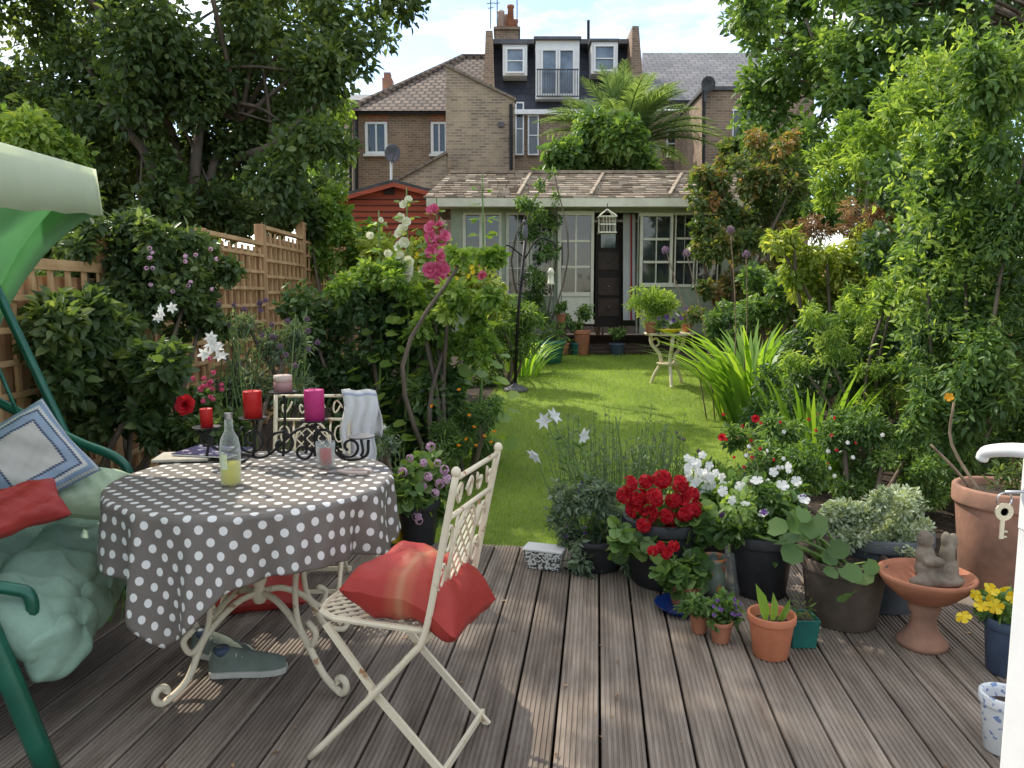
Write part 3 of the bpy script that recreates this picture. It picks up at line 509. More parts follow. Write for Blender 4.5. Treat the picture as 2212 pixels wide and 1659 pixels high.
# ------------------------------------------------------------ fences
FX=-2.45
f=thing('trellis_fence','brown timber panel fence topped and faced with square trellis','fence',(FX,8,gz(8)))
for i in range(9):
    y0=1.7+i*1.45; y1=y0+1.45; zz=gz((y0+y1)/2+.4); H_=min(1.86,1.64+.045*i); top=zz+H_
    mb=MB(); nb=12
    for j in range(nb): yy=y0+.05+(1.35)*(j+.5)/nb; mb.box((FX-.03+.006*(j%2),yy,(zz-.1+top-.06)/2),(.02,1.35/nb+.01,top-.06-zz+.1))
    mb.build('fence_panel',M['fence'],f)
    mb=MB()
    for j in range(9): yy=y0+.09+1.27*j/8; mb.box((FX+.02,yy,zz+H_/2),(.018,.028,H_-.06))
    for j in range(int((H_-.1)/.157)+1): mb.box((FX+.037,(y0+y1)/2,zz+.1+j*.157),(.014,1.36,.028))
    mb.box((FX+.01,(y0+y1)/2,top+.01),(.07,1.4,.035)); mb.build('trellis_panel',M['trellis'],f)
    mb=MB(); mb.box((FX,y0,zz+H_/2),(.09,.09,H_+.07)); mb.build('post',M['fence'],f,bev=.008)
f=thing('boundary_fence','plain brown board fence hidden behind the right hand shrubs','fence',(4.1,7,gz(7)))
for i in range(6):
    y0=2.5+i*1.8; zz=gz(y0+1); mb=MB()
    for j in range(14): mb.box((4.1+.006*(j%2),y0+.06+j*.125,zz+.7),(.02,.12,1.5))
    mb.build('fence_panel',M['fence'],f); mb=MB(); mb.box((4.06,y0,zz+.72),(.09,.09,1.6)); mb.build('post',M['fence'],f)
# ------------------------------------------------------------ trees and shrubs
def tree(name,label,lst,Y,m,N,size,base,trunks,r0,k=4,rf=.55,jit=1.0,tm=OV,extra=(),nl=28,**kw):
    t=thing(name,label,'tree',base); cl=clumps(lst,Y,k,rf,jit)+list(extra); foliage(t,'crown',m,cl,N,size,tm,**kw); mb=MB()
    for pts in trunks:
        P=[Vector(base)+Vector((rng.normal()*.1,rng.normal()*.1,-.1))]+[at(a,b,Y+rng.uniform(-.4,.4)) for a,b in pts]; mb.tube(sm(P,5),[r0*rng.uniform(.7,1),.02],8)
    for i in rng.choice(len(cl),min(nl,len(cl)),replace=False):
        c=Vector(cl[i][:3]); tr=trunks[rng.integers(len(trunks))]; p=at(*tr[-1 if len(tr)<3 else -2],Y); mb.tube(sm([p,(p+c)/2+Vector((0,0,.2)),c],4),[.035,.008],5)
    mb.build('trunk',M['bark'],t,True); return t
b=at(400,480,9.5); b.z=.4
shade_clumps=[]  # unseen crown clumps above the frame, added to shade deck and lawn
for i in range(42):
    k=rng.random()
    if k<.36: tx,ty=rng.uniform(-.35,1.0),rng.uniform(1.2,4.0)
    elif k<.52: tx,ty=rng.uniform(1.0,2.6),rng.uniform(1.3,2.7)
    elif k<.63: tx,ty=rng.uniform(-2.3,-.4),rng.uniform(.8,1.7)
    else: tx,ty=rng.uniform(-.6,1.7),rng.uniform(4.3,6.9)
    L=rng.uniform(9.3,11.2); p=Vector((tx,ty,0))+S*L; r_=rng.uniform(.2,.42); shade_clumps.append((p.x,p.y,p.z,r_,r_,r_*.8))
tree('garden_tree','large dark leafy multi stemmed tree leaning over the trellis fence',[(60,80,120),(200,50,130),(340,60,130),(480,60,120),(620,50,110),(740,30,95),(840,0,70),(120,210,120),(270,190,115),(410,180,95),(560,170,115),(670,150,95),(735,110,70),(180,320,95),(300,290,85),(430,290,70),(540,280,95),(640,260,95),(700,300,60),(620,370,85),(520,370,75),(670,400,60),(250,400,85),(120,420,85),(360,390,65),(560,440,60),(640,440,50),(300,450,60),(450,430,60),(200,470,60),(410,340,60),(400,460,55),(480,180,70),(30,220,100),(300,-90,100),(560,-80,80),(0,-100,130),(120,-110,90)],9.5,M['leaf_tree'],66000,.096,b,[[(340,400),(250,250),(150,80)],[(390,360),(330,200),(300,20)],[(420,380),(440,230),(470,40)],[(450,400),(520,260),(620,80)],[(480,400),(590,310),(690,220)],[(440,380),(420,250),(380,100)]],.10,k=5,rf=.5,jit=1.0,extra=shade_clumps,nl=24,tm=OV)
b=at(1880,560,14); b.z=.52
tree('garden_tree','tall sunlit broadleaf tree behind the right hand shrubs',[(1640,50,75),(1700,150,90),(1660,230,70),(1760,60,100),(1800,190,100),(1700,310,65),(1860,110,110),(1950,190,110),(2050,90,120),(2150,130,120),(1610,10,55),(1900,-50,120),(1750,-70,100),(1780,320,85),(2080,240,120),(1650,310,45),(1900,330,100),(2020,380,100),(1720,400,60),(1790,430,65),(1700,480,55),(1880,450,80),(2000,500,90),(2120,450,100)],14,M['leaf_mid'],27000,.14,b,[[(1860,400),(1800,200),(1740,40)],[(1900,380),(1960,180),(2050,20)]],.2,k=5,rf=.48,jit=1.3)
b=at(2450,560,10); b.z=.4
tree('overhanging_tree','dark tree branches hanging into the top right corner',[(1960,10,70),(2080,10,80),(2180,40,70),(2060,70,50),(1900,0,45),(2220,-30,120),(2280,130,120),(2350,0,150)],9,M['leaf_dark'],8000,.11,b,[[(2420,300),(2300,100),(2150,10)]],.16,jit=.5)
b=at(690,640,24); b.z=.52
tree('distant_tree','pale green tree beyond the red shed left of the houses',[(700,300,60),(660,240,70),(720,220,50),(690,380,60),(620,320,70),(640,400,60),(735,330,30)],24,M['leaf_lime'],5500,.22,b,[[(695,400),(690,260)],[(680,400),(620,300)]],.15)
b=at(250,640,18); b.z=.52
tree('background_tree','mid green tree far behind the dark multi stemmed tree',[(60,300,100),(180,330,100),(300,350,90),(420,370,90),(540,400,70),(620,430,50),(100,430,80),(230,440,80),(360,450,70),(480,460,60)],18,M['leaf_mid'],8500,.23,b,[[(250,450),(200,330)],[(260,450),(420,370)]],.16)
b=at(60,640,12); b.z=.5
tree('yellow_blossom_tree','sunlit yellow green tree at the far left behind the swing canopy',[(40,300,70),(110,330,60),(60,400,70),(150,420,60),(20,460,70),(180,480,50)],8,M['leaf_lime'],7000,.08,b,[[(60,450),(70,320)]],.08,jit=.4)
def SH(*a,**k): return shrub('shrub',*a,**k)
SH('dark leafy shrubs showing over the trellis fence top','shrub',[(240,480,45),(330,470,45),(420,475,45),(520,470,45),(610,470,40),(470,440,45),(660,480,35)],9.2,M['leaf_tree'],5500,.09)
SH('tall dark hedge standing behind the jasmine climber','hedge',[(1950,400,80),(2050,450,90),(2150,500,90),(2000,560,80),(2100,620,90),(2180,680,80),(1930,520,70),(2060,720,90),(2170,820,90),(2200,400,80),(2190,950,80),(2060,860,80)],6.6,M['leaf_dark'],11000,.075)
cj=[(2110,190,95),(2190,330,110),(2080,320,90),(2190,130,85),(2020,430,80),(2150,480,120),(2050,560,90),(2190,640,110),(2080,690,110),(2000,700,70),(2150,820,110),(2050,850,90),(2200,930,80),(2100,950,60),(2250,500,130),(2260,800,130),(1990,560,55),(1985,780,50),(2190,730,80),(2040,960,50),(2150,980,50)]
t=shrub('climber','big jasmine climber spilling over the fence at the right edge','climber',cj,4.9,M['leaf_mid'],24000,.06,MEDL,k=8,rf=.36,jit=.35,sr=.008,droop=.6,inner=.1)
foliage(t,'fine_foliage',M['leaf_dark'],clumps(cj,4.95,5,.5,.3),7000,.045,NAR)
P=[];D=[]
for i in range(150):
    a=at(rng.uniform(1940,2210),rng.uniform(120,800),4.75); e=a+Vector((rng.uniform(-.34,.08),rng.uniform(-.2,.1),rng.uniform(-.15,.42)))
    for j in range(13): P.append(a.lerp(e,j/12)+Vector((0,0,.1*math.sin(j/12*3)))); D.append(Vector(rng.normal(size=3))*.6+Vector((-.2,0,.2)))
leafobj('shoot_tips',M['leaf_lime'],np.array([tuple(p) for p in P]),np.array([tuple(p) for p in D]),rng.normal(size=(len(P),3))+[0,-.5,.6],rng.uniform(.035,.065,len(P)),MEDL,t,rng.random(len(P)))
SH('light green fine leaved shrub rising behind the right border','shrub',[(1830,280,50),(1900,260,60),(1970,220,60),(1850,350,70),(1940,350,70),(1800,420,55),(1900,430,60),(2000,330,60),(1980,430,60),(2010,160,50),(1780,330,35),(2040,250,50)],8,M['leaf_lime'],11500,.082,NAR,sr=.015,rf=.4,k=7)
t=SH('yellow green shrub with rusty brown flower heads','shrub',[(1750,560,60),(1830,540,70),(1900,530,65),(1780,630,65),(1870,620,75),(1720,590,45),(1930,620,60),(1800,690,60),(1900,700,60),(1990,640,60),(1690,520,40)],7,M['leaf_yellow'],10500,.075,MEDL,sr=.012,droop=.6,rf=.38,k=7)
foliage(t,'flower_heads',M['leaf_rust'],clumps([(1760,490,32),(1830,478,36),(1890,470,32),(1930,480,26)],6.9,5,.5,.1),1700,.045,NAR)
shrub('climbing_rose','climbing rose with rusty tinted leaves over the summerhouse end','climbing rose',[(1550,400,45),(1620,380,50),(1690,400,55),(1570,470,50),(1640,460,55),(1600,550,55),(1680,540,55),(1525,440,32),(1545,550,45),(1660,620,50),(1590,630,50),(1700,330,45),(1640,330,40),(1535,610,38),(1520,500,32),(1510,380,25)],11.2,M['leaf_mixed'],14000,.08,OV,sr=.015,rf=.42,k=6)
SH('dark glossy shrub between the rose and the strap leaves','shrub',[(1630,600,45),(1690,620,55),(1720,690,55),(1650,690,55),(1600,720,45),(1560,700,40)],9,M['leaf_mid'],5500,.07,rf=.42,k=6)
SH('dark green leafy mass low in the right border','shrub',[(1760,730,75),(1850,720,85),(1930,760,85),(1820,820,80),(1900,850,80),(1990,800,80),(1740,830,60),(1980,900,70),(1700,900,60),(2060,930,60),(1660,830,50),(1640,900,45)],6,M['leaf_dark'],12500,.053,MEDL,rf=.42,k=7)
SH('pale green arching shrub in front of the jasmine climber','shrub',[(1960,560,50),(1930,640,55),(1890,700,50),(1840,660,45),(1960,720,60),(1900,800,50),(1800,750,45),(1985,860,50),(1880,880,45),(2010,480,45),(1760,690,40),(1990,640,50),(1720,780,35)],5.6,M['leaf_lime'],8500,.048,NAR,rf=.33,k=8,sr=.008,droop=.7,inner=.1)
t=SH('fine green border shrub dotted with small red flowers','shrub',[(1680,930,60),(1780,930,70),(1870,960,75),(1950,1000,65),(1640,1000,55),(1740,1010,65),(1840,1040,55),(1600,950,40),(1980,950,50),(1560,1010,40),(2030,1000,50),(2090,990,45),(2010,1060,45),(2050,1050,40)],4.7,M['leaf_mid'],13000,.04,MEDL,rf=.42,k=6)
for i in range(20): flower(t,'red_blossom','open','red_petal',at(rng.uniform(1560,1860),rng.uniform(870,1010),4.35),.011,CAMF)
for p in((1632,905),(1560,945)): flower(t,'red_blossom','rose','red_petal',at(*p,4.3),.026,CAMF)
for i in range(16): flower(t,'white_blossom','open','white_petal',at(rng.uniform(1600,1950),rng.uniform(930,1040),4.35),.014,CAMF)
t=SH('dark rounded broad leaved bush between fence and hollyhocks','bush',[(700,670,80),(800,640,85),(900,670,80),(720,780,90),(830,760,110),(930,780,90),(760,860,80),(880,870,90),(960,850,65),(800,940,90),(900,950,80),(980,930,50),(660,740,50)],6.1,M['leaf_dark'],15000,.068)
SH('lime green leafy growth around the hollyhock stems','shrub',[(860,600,45),(920,630,45),(985,650,45),(1025,700,42),(900,700,40),(1055,650,35),(1045,760,38),(800,590,40),(990,740,40),(740,610,35),(940,760,38),(975,810,35),(915,830,32),(1000,560,30),(1060,560,28)],5.75,M['leaf_lime'],7500,.058,OV,rf=.36,k=6)
t=SH('soft broad leaved shrub by the swing seat with white clematis','shrub',[(150,760,85),(250,740,75),(330,790,65),(120,830,70),(230,840,80),(300,860,60),(60,780,70),(190,690,50),(170,920,60),(90,900,60),(320,920,50),(30,700,60),(100,680,50)],4,M['leaf_tree'],10500,.07,rf=.45,k=6)
for p,s in(((352,672),.042),((340,688),.03),((460,745),.045),((443,765),.04),((478,772),.042),((455,728),.035),((372,665),.03),((470,755),.04)): flower(t,'clematis_flower','star','white_petal',at(*p,3.75),s,CAMF,.6)
t=shrub('climber','green climber with small pale pink blooms on the trellis','climber',[(200,560,75),(300,560,85),(400,570,70),(440,640,55),(340,650,75),(250,660,75),(190,510,55),(430,540,45),(330,520,55),(180,640,65),(100,560,65),(60,620,55),(120,500,50),(480,580,35),(400,690,60),(460,700,45),(280,500,45),(150,600,60),(380,620,60),(30,560,50)],4.7,M['leaf_tree'],17000,.055,rf=.38,k=8)
for i in range(16): flower(t,'pink_blossom','umbel','palepink_petal',at(rng.choice([440,385,330])+rng.normal()*18,rng.choice([545,615,560])+rng.normal()*14,4.3),.014,CAMF)
t=shrub('sea_holly','thin grey green prickly plants with small round heads','sea holly',[(540,720,55),(600,760,55),(520,820,65),(620,830,60),(570,870,60),(480,880,50),(640,700,40),(500,940,50)],4.8,M['leaf_grey'],4600,.05,NAR)
for i in range(22): flower(t,'round_head','ball','mauve_petal',at(rng.uniform(470,690),rng.uniform(640,790),4.7),.02)
stems_to(t,'stems',M['stem'],t.location,[tuple(at(rng.uniform(470,690),rng.uniform(650,790),4.7)) for i in range(20)],.006,.003)
t=SH('yellow green leafy shrub standing before the red shed','shrub',[(700,465,42),(740,510,45),(690,540,45),(760,560,40),(720,430,25),(800,520,35)],9.5,M['leaf_lime'],3600,.085)
t=SH('bright shrub with yellow flowers behind the hollyhocks','shrub',[(820,550,45),(890,560,50),(960,580,50),(1020,600,45),(1060,640,40),(940,640,50),(1010,560,35)],8.5,M['leaf_yellow'],4500,.075)
for i in range(30): flower(t,'yellow_bloom','open','yellow_petal',at(rng.uniform(900,1050),rng.uniform(545,610),8.1),.03,CAMF)
SH('leafy plants spilling round the bird feeder pole','plant',[(1070,700,45),(1120,690,40),(1060,780,50),(1130,750,40),(1030,830,45),(1150,690,28)],9.3,M['leaf_mid'],4000,.08,NAR)
t=SH('low feathery border plants with orange poppies by the lawn edge','border plants',[(1000,900,45),(1030,960,35),(970,970,50),(960,1040,50),(1000,1040,30),(1040,900,30),(1060,870,25)],5.6,M['leaf_mid'],5500,.045,NAR)
for p in((992,845),(1015,900),(1022,925),(1045,945),(1062,958),(990,965),(1030,965),(1068,935),(1010,950),(935,878)): flower(t,'poppy','cup','orange_petal',at(*p,5.2),.022,(0,-.4,1))
shrub('vine','thin vine growing up the summerhouse door post','vine',[(1165,450,30),(1150,500,28),(1180,540,26),(1160,600,28),(1150,650,30),(1190,470,22),(1170,690,25),(1200,430,15),(1130,440,20),(1170,400,12),(1192,370,10)],11.9,M['leaf_mid'],2600,.065,nst=5,sr=.008)
shrub('laurel_bush','bright glossy laurel bush below the palm','laurel',[(1210,330,45),(1270,290,50),(1330,300,55),(1385,330,40),(1250,360,50),(1340,365,50),(1400,370,30),(1190,375,30)],16.5,M['leaf_mid'],8500,.15)
SH('rusty leaved shrub on the roof edge near the palm','shrub',[(1580,310,35),(1600,340,40),(1560,360,25)],16,M['leaf_mixed'],1800,.12)
p0=at(1342,325,19); t=thing('palm_tree','feathery date palm spreading above the summerhouse roof','palm',(p0.x,19,.52)); mb=MB(); mb.tube([(p0.x,19,.4),(p0.x,19,p0.z)],[.28,.22],12); mb.build('trunk',M['bark'],t,True)
for i in range(54):
    az=i*2.399; el=rng.uniform(.1,1.05) if i%4 else rng.uniform(.9,1.4); L=rng.uniform(2.1,2.8)*(1-.32*max(0,el-.6)); d0=Vector((math.cos(az)*math.cos(el),math.sin(az)*math.cos(el)*.8,math.sin(el))).normalized(); pts=[]; p=p0.copy(); d=d0.copy()
    for j in range(15): pts.append(p.copy()); p=p+d*(L/14); d=(d+Vector((0,0,-.035-.10*j/14))).normalized()
    mb=MB(); mb.tube(pts,[.035,.006],5); fr=mb.build('frond',M['stem'],t); P=[];D=[];Nn=[];S_=[]
    for j in range(6,len(pts)*5-5):
        k=j/5; a=pts[int(k)].lerp(pts[min(int(k)+1,14)],k-int(k)); tg=(pts[min(int(k)+1,14)]-pts[int(k)]).normalized() if int(k)<14 else d
        sd=tg.cross(Vector((0,0,1))); sd=sd.normalized() if sd.length>.05 else Vector((1,0,0)); upv=sd.cross(tg)
        for s_ in(-1,1): P.append(tuple(a)); D.append(tuple(sd*s_*.75+tg*.7+upv*.3+Vector(rng.normal(size=3))*.1)); Nn.append(tuple(upv)); S_.append(.42*math.sin(math.pi*min(1,.15+.85*k/14)*.93+.15)+.08)
    leafobj('leaflets',M['leaf_palm'],P,D,Nn,np.array(S_),PALM,fr,rng.normal(.45,.22,len(P)))
def blades(label,cat,px,py,Y,n,L,tm,m,spread=.5,name='strap_leaf_clump',rad=.2,lean=(0,0)):
    b=at(px,py,Y); b.z=gz(Y); t=thing(name,label,cat,b); a=rng.uniform(0,6.28,n); r=rad*rng.random(n)**.5
    pos=np.stack([b.x+r*np.cos(a),b.y+r*np.sin(a),np.full(n,b.z)],1); s=spread*rng.uniform(.2,1.2,n); d=np.stack([np.cos(a)*s+lean[0],np.sin(a)*s+lean[1],np.ones(n)],1)
    nn=np.stack([-np.cos(a)*1.0,-np.sin(a)*1.0,np.full(n,.4)],1); leafobj('leaves',m,pos,d,nn,L*rng.uniform(.6,1.1,n),tm,t,rng.normal(.5,.2,n)); return t
blades('tall bright crocosmia leaves right of the white iron table','crocosmia',1630,850,7.6,170,1.25,BL2,M['blade'],.36,'crocosmia',.36,(-.12,0))
blades('upright crocosmia leaves in front of the yellow green shrub','crocosmia',1760,830,5.6,80,.95,BL1,M['blade'],.24,'crocosmia',.22)
blades('arching dark strap leaves between swing seat and table','agapanthus',275,990,3.75,120,.62,STRAP,M['blade_dark'],.9,'agapanthus',.14)
blades('narrow leaved day lily clump left of the bird feeder','day lily',1130,770,10,80,.75,BL2,M['blade'],.6,'day_lily',.22)
def sprigs(label,cat,name,px,py,Y,n,L,m,rad,spread=.3,zb=None,fm=None):
    b=at(px,py,Y); b.z=gz(Y) if zb is None else zb; t=thing(name,label,cat,b); mb=MB(); P=[];D=[]
    for i in range(n):
        a=rng.uniform(0,6.28); r=rad*rng.random()**.5; p=b+Vector((r*math.cos(a),r*math.sin(a),0)); e=p+Vector((math.cos(a)*spread*rng.random(),math.sin(a)*spread*rng.random(),1)).normalized()*L*rng.uniform(.6,1.1); mb.tube([p,e],[.004,.002],4)
        for j in range(26): P.append(tuple(p.lerp(e,.1+.9*j/25))); D.append(tuple(Vector(rng.normal(size=3))+Vector((0,0,.8))))
        if fm and i%3==0: flower(t,'bloom','ball',fm,e,.015)
    mb.build('stems',M['stem'],t); leafobj('needles',m,P,D,rng.normal(size=(len(P),3)),rng.uniform(.022,.042,len(P)),NAR,t,rng.normal(.5,.2,len(P))); return t
sprigs('upright rosemary bush behind the table edge','rosemary','rosemary',855,1060,4.6,60,.55,M['leaf_grey'],.22)
sprigs('tall rosemary spires at the lawn edge behind the lilies','rosemary','rosemary',1340,1080,4.75,110,.68,M['leaf_grey'],.38)
sprigs('small lavender bush with mauve heads beside the rosemary','lavender','lavender',1450,1080,4.9,46,.5,M['leaf_mid'],.26,fm='mauve_petal')
def hollyhock(label,px,pyt,pyb,Y,fmk,f0,f1,nf,leafm,fs=.055,pxb=None):
    pxb=pxb or px; b=at(pxb,pyb,Y); b.z=gz(Y); t=thing('hollyhock',label,'hollyhock',b); top=at(px,pyt,Y); mid=b.lerp(top,.5)+Vector((.03,0,0)); path=sm([b,mid,top],10); MB().tube(path,[.016,.005],7).build('stem',M['stem'],t,True)
    P=[];D=[];S_=[]
    for i in range(110):
        k=rng.uniform(.05,1); p=path[int(k*20)]; a=rng.uniform(0,6.28); r=.05+.24*(1-k)*rng.random(); P.append(tuple(p+Vector((math.cos(a)*r,math.sin(a)*r,0)))); D.append((math.cos(a),math.sin(a),rng.uniform(-.5,.3))); S_.append(.045+.12*(1-k)*rng.uniform(.6,1))
    leafobj('leaves',M[leafm],P,D,np.tile([0,-.35,1.],(110,1))+rng.normal(size=(110,3))*.3,np.array(S_),RND,t,rng.normal(.5,.2,110))
    for i in range(nf):
        k=i/max(1,nf-1); pp=path[min(20,int((f0+(f1-f0)*k)*20))]; a=rng.uniform(-2.6,-.5); flower(t,'flower','holly',fmk,pp+Vector((math.cos(a)*.06+rng.normal()*.02,math.sin(a)*.06,rng.normal()*.02)),fs*(1.15-.5*k),(math.cos(a),math.sin(a)-.5,.3),.2)
    return t
hollyhock('pink flowered hollyhock, tallest spike in front of the shed',943,428,900,5.9,'pink_petal',.74,.97,24,'leaf_lime',.062,925)
hollyhock('creamy white flowered hollyhock left of the pink one',878,405,960,5.9,'cream_petal',.68,.97,18,'leaf_lime',.056,870)
hollyhock('lime leaved hollyhock with a few coral blooms near the summerhouse',1042,375,880,6.0,'pink_petal',.62,.78,6,'leaf_lime',.042,1030)
hollyhock('small white hollyhock at the left of the cream spike',818,455,960,6.0,'cream_petal',.75,.98,7,'leaf_lime',.042,810)
for x_,y_,lb in((1578,497,'allium seed head on the tallest bare stem'),(1483,547,'allium seed head between the two door windows'),(1438,540,'allium seed head leftmost of the four'),(1612,549,'allium seed head rightmost beside the rose')):
    Y=7.6; b=at(x_+(1590-x_)*.6,830,Y); b.z=gz(Y); t=thing('allium',lb,'allium',b); e=at(x_,y_,Y); MB().tube(sm([b,(b+e)/2+Vector((.04,0,.05)),e],6),[.007,.005],6).build('stem',M['drystem'],t,True); flower(t,'seed_head','ball','mauve_petal',e,.045)
t=shrub('rose_bush','low rose bush with one deep red bloom and pink valerian','rose',[(400,920,45),(440,870,40),(450,930,45),(360,940,40),(500,930,40)],3.9,M['leaf_tree'],2200,.05)
flower(t,'rose_bloom','rose','red_petal',at(402,875,3.6),.055,CAMF,.1)
for i in range(16): flower(t,'valerian_bloom','umbel','pink_petal',at(445+rng.normal()*15,830+rng.normal()*20,3.65),.014,CAMF)
# ------------------------------------------------------------ pots
def pot(t,rt,rb,h,m,rim=.02,soil=.04,n=36,name='pot'):
    mb=MB(); mb.lathe([(0,0),(rb-.004,0),(rb,.004),(rb+(rt-rb)*.80,h*.80),(rb+(rt-rb)*.82,h*.82),(rt+rim*.25,h*.83),(rt+rim*.3,h*.85),(rt+rim*.3,h*.985),(rt+rim*.1,h),(rt-rim*.5,h),(rt-rim*.7,h*.98),(rt-rim,h*.9),(rt-rim-.005,h-soil-.02)],(0,0,0),n); o=mb.build(name,M[m],t,True,local=True)
    mb=MB(); mb.lathe([(0,h-soil+.01),(rt*.5,h-soil+.012),(rt-rim-.002,h-soil)],(0,0,0),n); mb.build('soil',M['soil'],t,True,local=True)
def potted(name,label,cat,px,py,wpx,toppy,m,taper=.75,rim=.02,group=None):
    p=onz(px,py); Y=p.y; r=wpx/2*Y/F; p=Vector((p.x*(1+r*taper/Y),p.y+r*taper,0)); h=(py-toppy)*Y/F*.98
    t=thing(name,label,cat,p,0,group); pot(t,r,r*taper,h,m,min(rim,r*.2)); return t,p+Vector((0,0,h)),r
def heads(t,lst,Y,kind,mk_,s,face=CAMF,name='flower_head',jit=.35):
    for x_,y_ in lst: flower(t,name,kind,mk_,at(x_,y_,Y+rng.uniform(-.05,.05)),s*rng.uniform(.85,1.15),face,jit)
t,tp,r=potted('potted_geranium','bright red geranium in the large black pot','potted geranium',1432,1280,190,1120,'black_pot')
foliage(t,'foliage',M['leaf_mid'],clumps([(1380,1130,45),(1450,1120,50),(1500,1130,40),(1430,1160,40)],tp.y,4,.6,.1)+clumps([(1350,1160,30),(1385,1180,28),(1490,1175,30),(1530,1150,28)],tp.y-.16,4,.5,.03),900,.06,RND,.1)
heads(t,[(1360,1045),(1395,1040),(1430,1035),(1468,1045),(1380,1075),(1415,1075),(1455,1080),(1490,1070),(1370,1100),(1405,1110),(1440,1115),(1478,1105),(1500,1100),(1390,1135),(1425,1140),(1462,1135),(1495,1130),(1350,1070)],tp.y-.13,'umbel','red_petal',.049)
stems_to(t,'stems',M['stem'],tp,[tuple(at(x_,y_,tp.y-.1)) for x_,y_ in((1360,1060),(1430,1050),(1470,1060),(1400,1090),(1490,1090))],.006,.004)
t,tp,r=potted('potted_geranium','white geranium standing behind the red one','potted geranium',1520,1215,130,1110,'black_pot'); foliage(t,'foliage',M['leaf_mid'],clumps([(1520,1070,45),(1560,1080,40)],tp.y,4,.6,.1),350,.06,RND,.1)
for i in range(46): cx,cy_=[(1500,1005),(1525,1030),(1510,1050),(1545,1040)][i%4]; flower(t,'flower_head','open','white_petal',at(cx+rng.normal()*13,cy_+rng.normal()*11,tp.y-.13+rng.normal()*.02),.024,CAMF,.4)
t,tp,r=potted('potted_plant','grey leaved cerinthe and white lilies in a black pot','potted plant',1290,1240,130,1165,'black_pot')
foliage(t,'foliage',M['leaf_grey'],clumps([(1240,1080,45),(1290,1070,50),(1330,1110,45),(1230,1150,45),(1300,1150,50),(1350,1180,40),(1270,1210,40),(1210,1060,25),(1200,1120,25),(1320,1220,30),(1370,1230,28)],tp.y-.04,7,.36,.12),3600,.04,MEDL,.3)
L_=[(1180,910),(1254,940),(1160,980),(1192,903)]
for (x_,y_),fc in zip(L_,((-.3,-.8,.3),(.6,-.8,-.2),(-.8,-.6,-.3),(.6,-.4,.6))): flower(t,'lily_flower','lily','white_petal',at(x_,y_,tp.y),.056,fc,.1)
stems_to(t,'stems',M['stem'],tp,[tuple(at(x_,y_+4,tp.y+.02)) for x_,y_ in L_]+[tuple(at(1330,900,tp.y)),tuple(at(1210,1000,tp.y))],.006,.004)
P=[];D=[]
for i in range(80): k=rng.random(); a=tp.lerp(at(rng.choice([1185,1250]),925,tp.y),k*.9); P.append(tuple(a)); D.append((rng.normal(),rng.normal(),.4))
leafobj('stem_leaves',M['leaf_mid'],P,D,rng.normal(size=(80,3))+[0,0,1],rng.uniform(.05,.09,80),NAR,t,rng.random(80))
for i in range(14): flower(t,'purple_bell','cup','purple_petal',at(rng.uniform(1190,1350),rng.uniform(1020,1170),tp.y-.15),.013,(0,-.5,-.6))
t,tp,r=potted('potted_pansies','white pansies with purple faces in a tall black pot','potted pansies',1640,1300,150,1150,'black_pot'); foliage(t,'foliage',M['leaf_mid'],clumps([(1590,1090,45),(1650,1080,50),(1700,1090,45),(1620,1140,45),(1680,1140,40),(1580,1150,30),(1660,1190,35)],tp.y-.06,5,.5,.12),1900,.042,OV,.2)
heads(t,[(1600,1050),(1635,1040),(1670,1020),(1690,1050),(1720,1040),(1650,1110),(1610,1090),(1735,1080),(1580,1080),(1560,1060),(1700,1010)],tp.y-.18,'open','white_petal',.028,CAMF,'pansy'); heads(t,[(1650,1108),(1735,1078),(1600,1120),(1560,1110)],tp.y-.2,'open','purple_petal',.02,CAMF,'pansy')
t,tp,r=potted('potted_hollyhock','brown glazed pot with a leaning broad leaved plant','potted plant',1815,1368,190,1210,'brown_pot',.8,.015)
lp=[(1700,1120,.10),(1750,1120,.11),(1680,1170,.11),(1720,1180,.10),(1820,1225,.09),(1850,1240,.08),(1840,1280,.09),(1760,1150,.08),(1660,1140,.08),(1790,1180,.08),(1690,1100,.08),(1870,1215,.06),(1800,1200,.07),(1735,1100,.07),(1640,1160,.06),(1780,1230,.06)]
leafobj('leaves',M['leaf_mid'],np.array([tuple(at(a,b,tp.y-.15-rng.uniform(0,.08))) for a,b,_ in lp]),np.array([(rng.normal()*.7,-.6,-.4+rng.normal()*.3) for _ in lp]),np.array([(rng.normal()*.6,-.5,.8) for _ in lp]),np.array([c for *_,c in lp]),RND,t,rng.uniform(.1,.7,len(lp))); stems_to(t,'stems',M['stem'],tp-Vector((0,0,.03)),[tuple(at(a,b,tp.y-.13)) for a,b,_ in lp],.009,.005)
t,tp,r=potted('potted_thyme','silver thyme overflowing a wide grey pot','potted thyme',1890,1330,225,1150,'grey_pot',.8); foliage(t,'foliage',M['leaf_silver'],clumps([(1810,1100,45),(1870,1090,55),(1940,1100,55),(1840,1130,45),(1910,1140,50),(1970,1150,40)],tp.y-.08,7,.4,.1)+clumps([(1830,1170,32),(1900,1185,35),(1960,1180,32)],tp.y-.19,6,.4,.03),7500,.022,OV,0)
t,tp,r=potted('terracotta_urn','tall weathered terracotta pot at the right edge','pot',2150,1290,200,1050,'terracotta_old',.78,.03); foliage(t,'foliage',M['leaf_tree'],clumps([(2160,1040,40),(2200,1020,40)],tp.y,4,.5,.1),300,.04,NAR,.3); stems_to(t,'stems',M['drystem'],tp-Vector((.1,0,.02)),[tuple(at(2060,870,tp.y+.1)),tuple(at(2010,960,tp.y+.1))],.009,.006); flower(t,'bloom','open','orange_petal',at(2050,858,tp.y+.1),.024,CAMF)
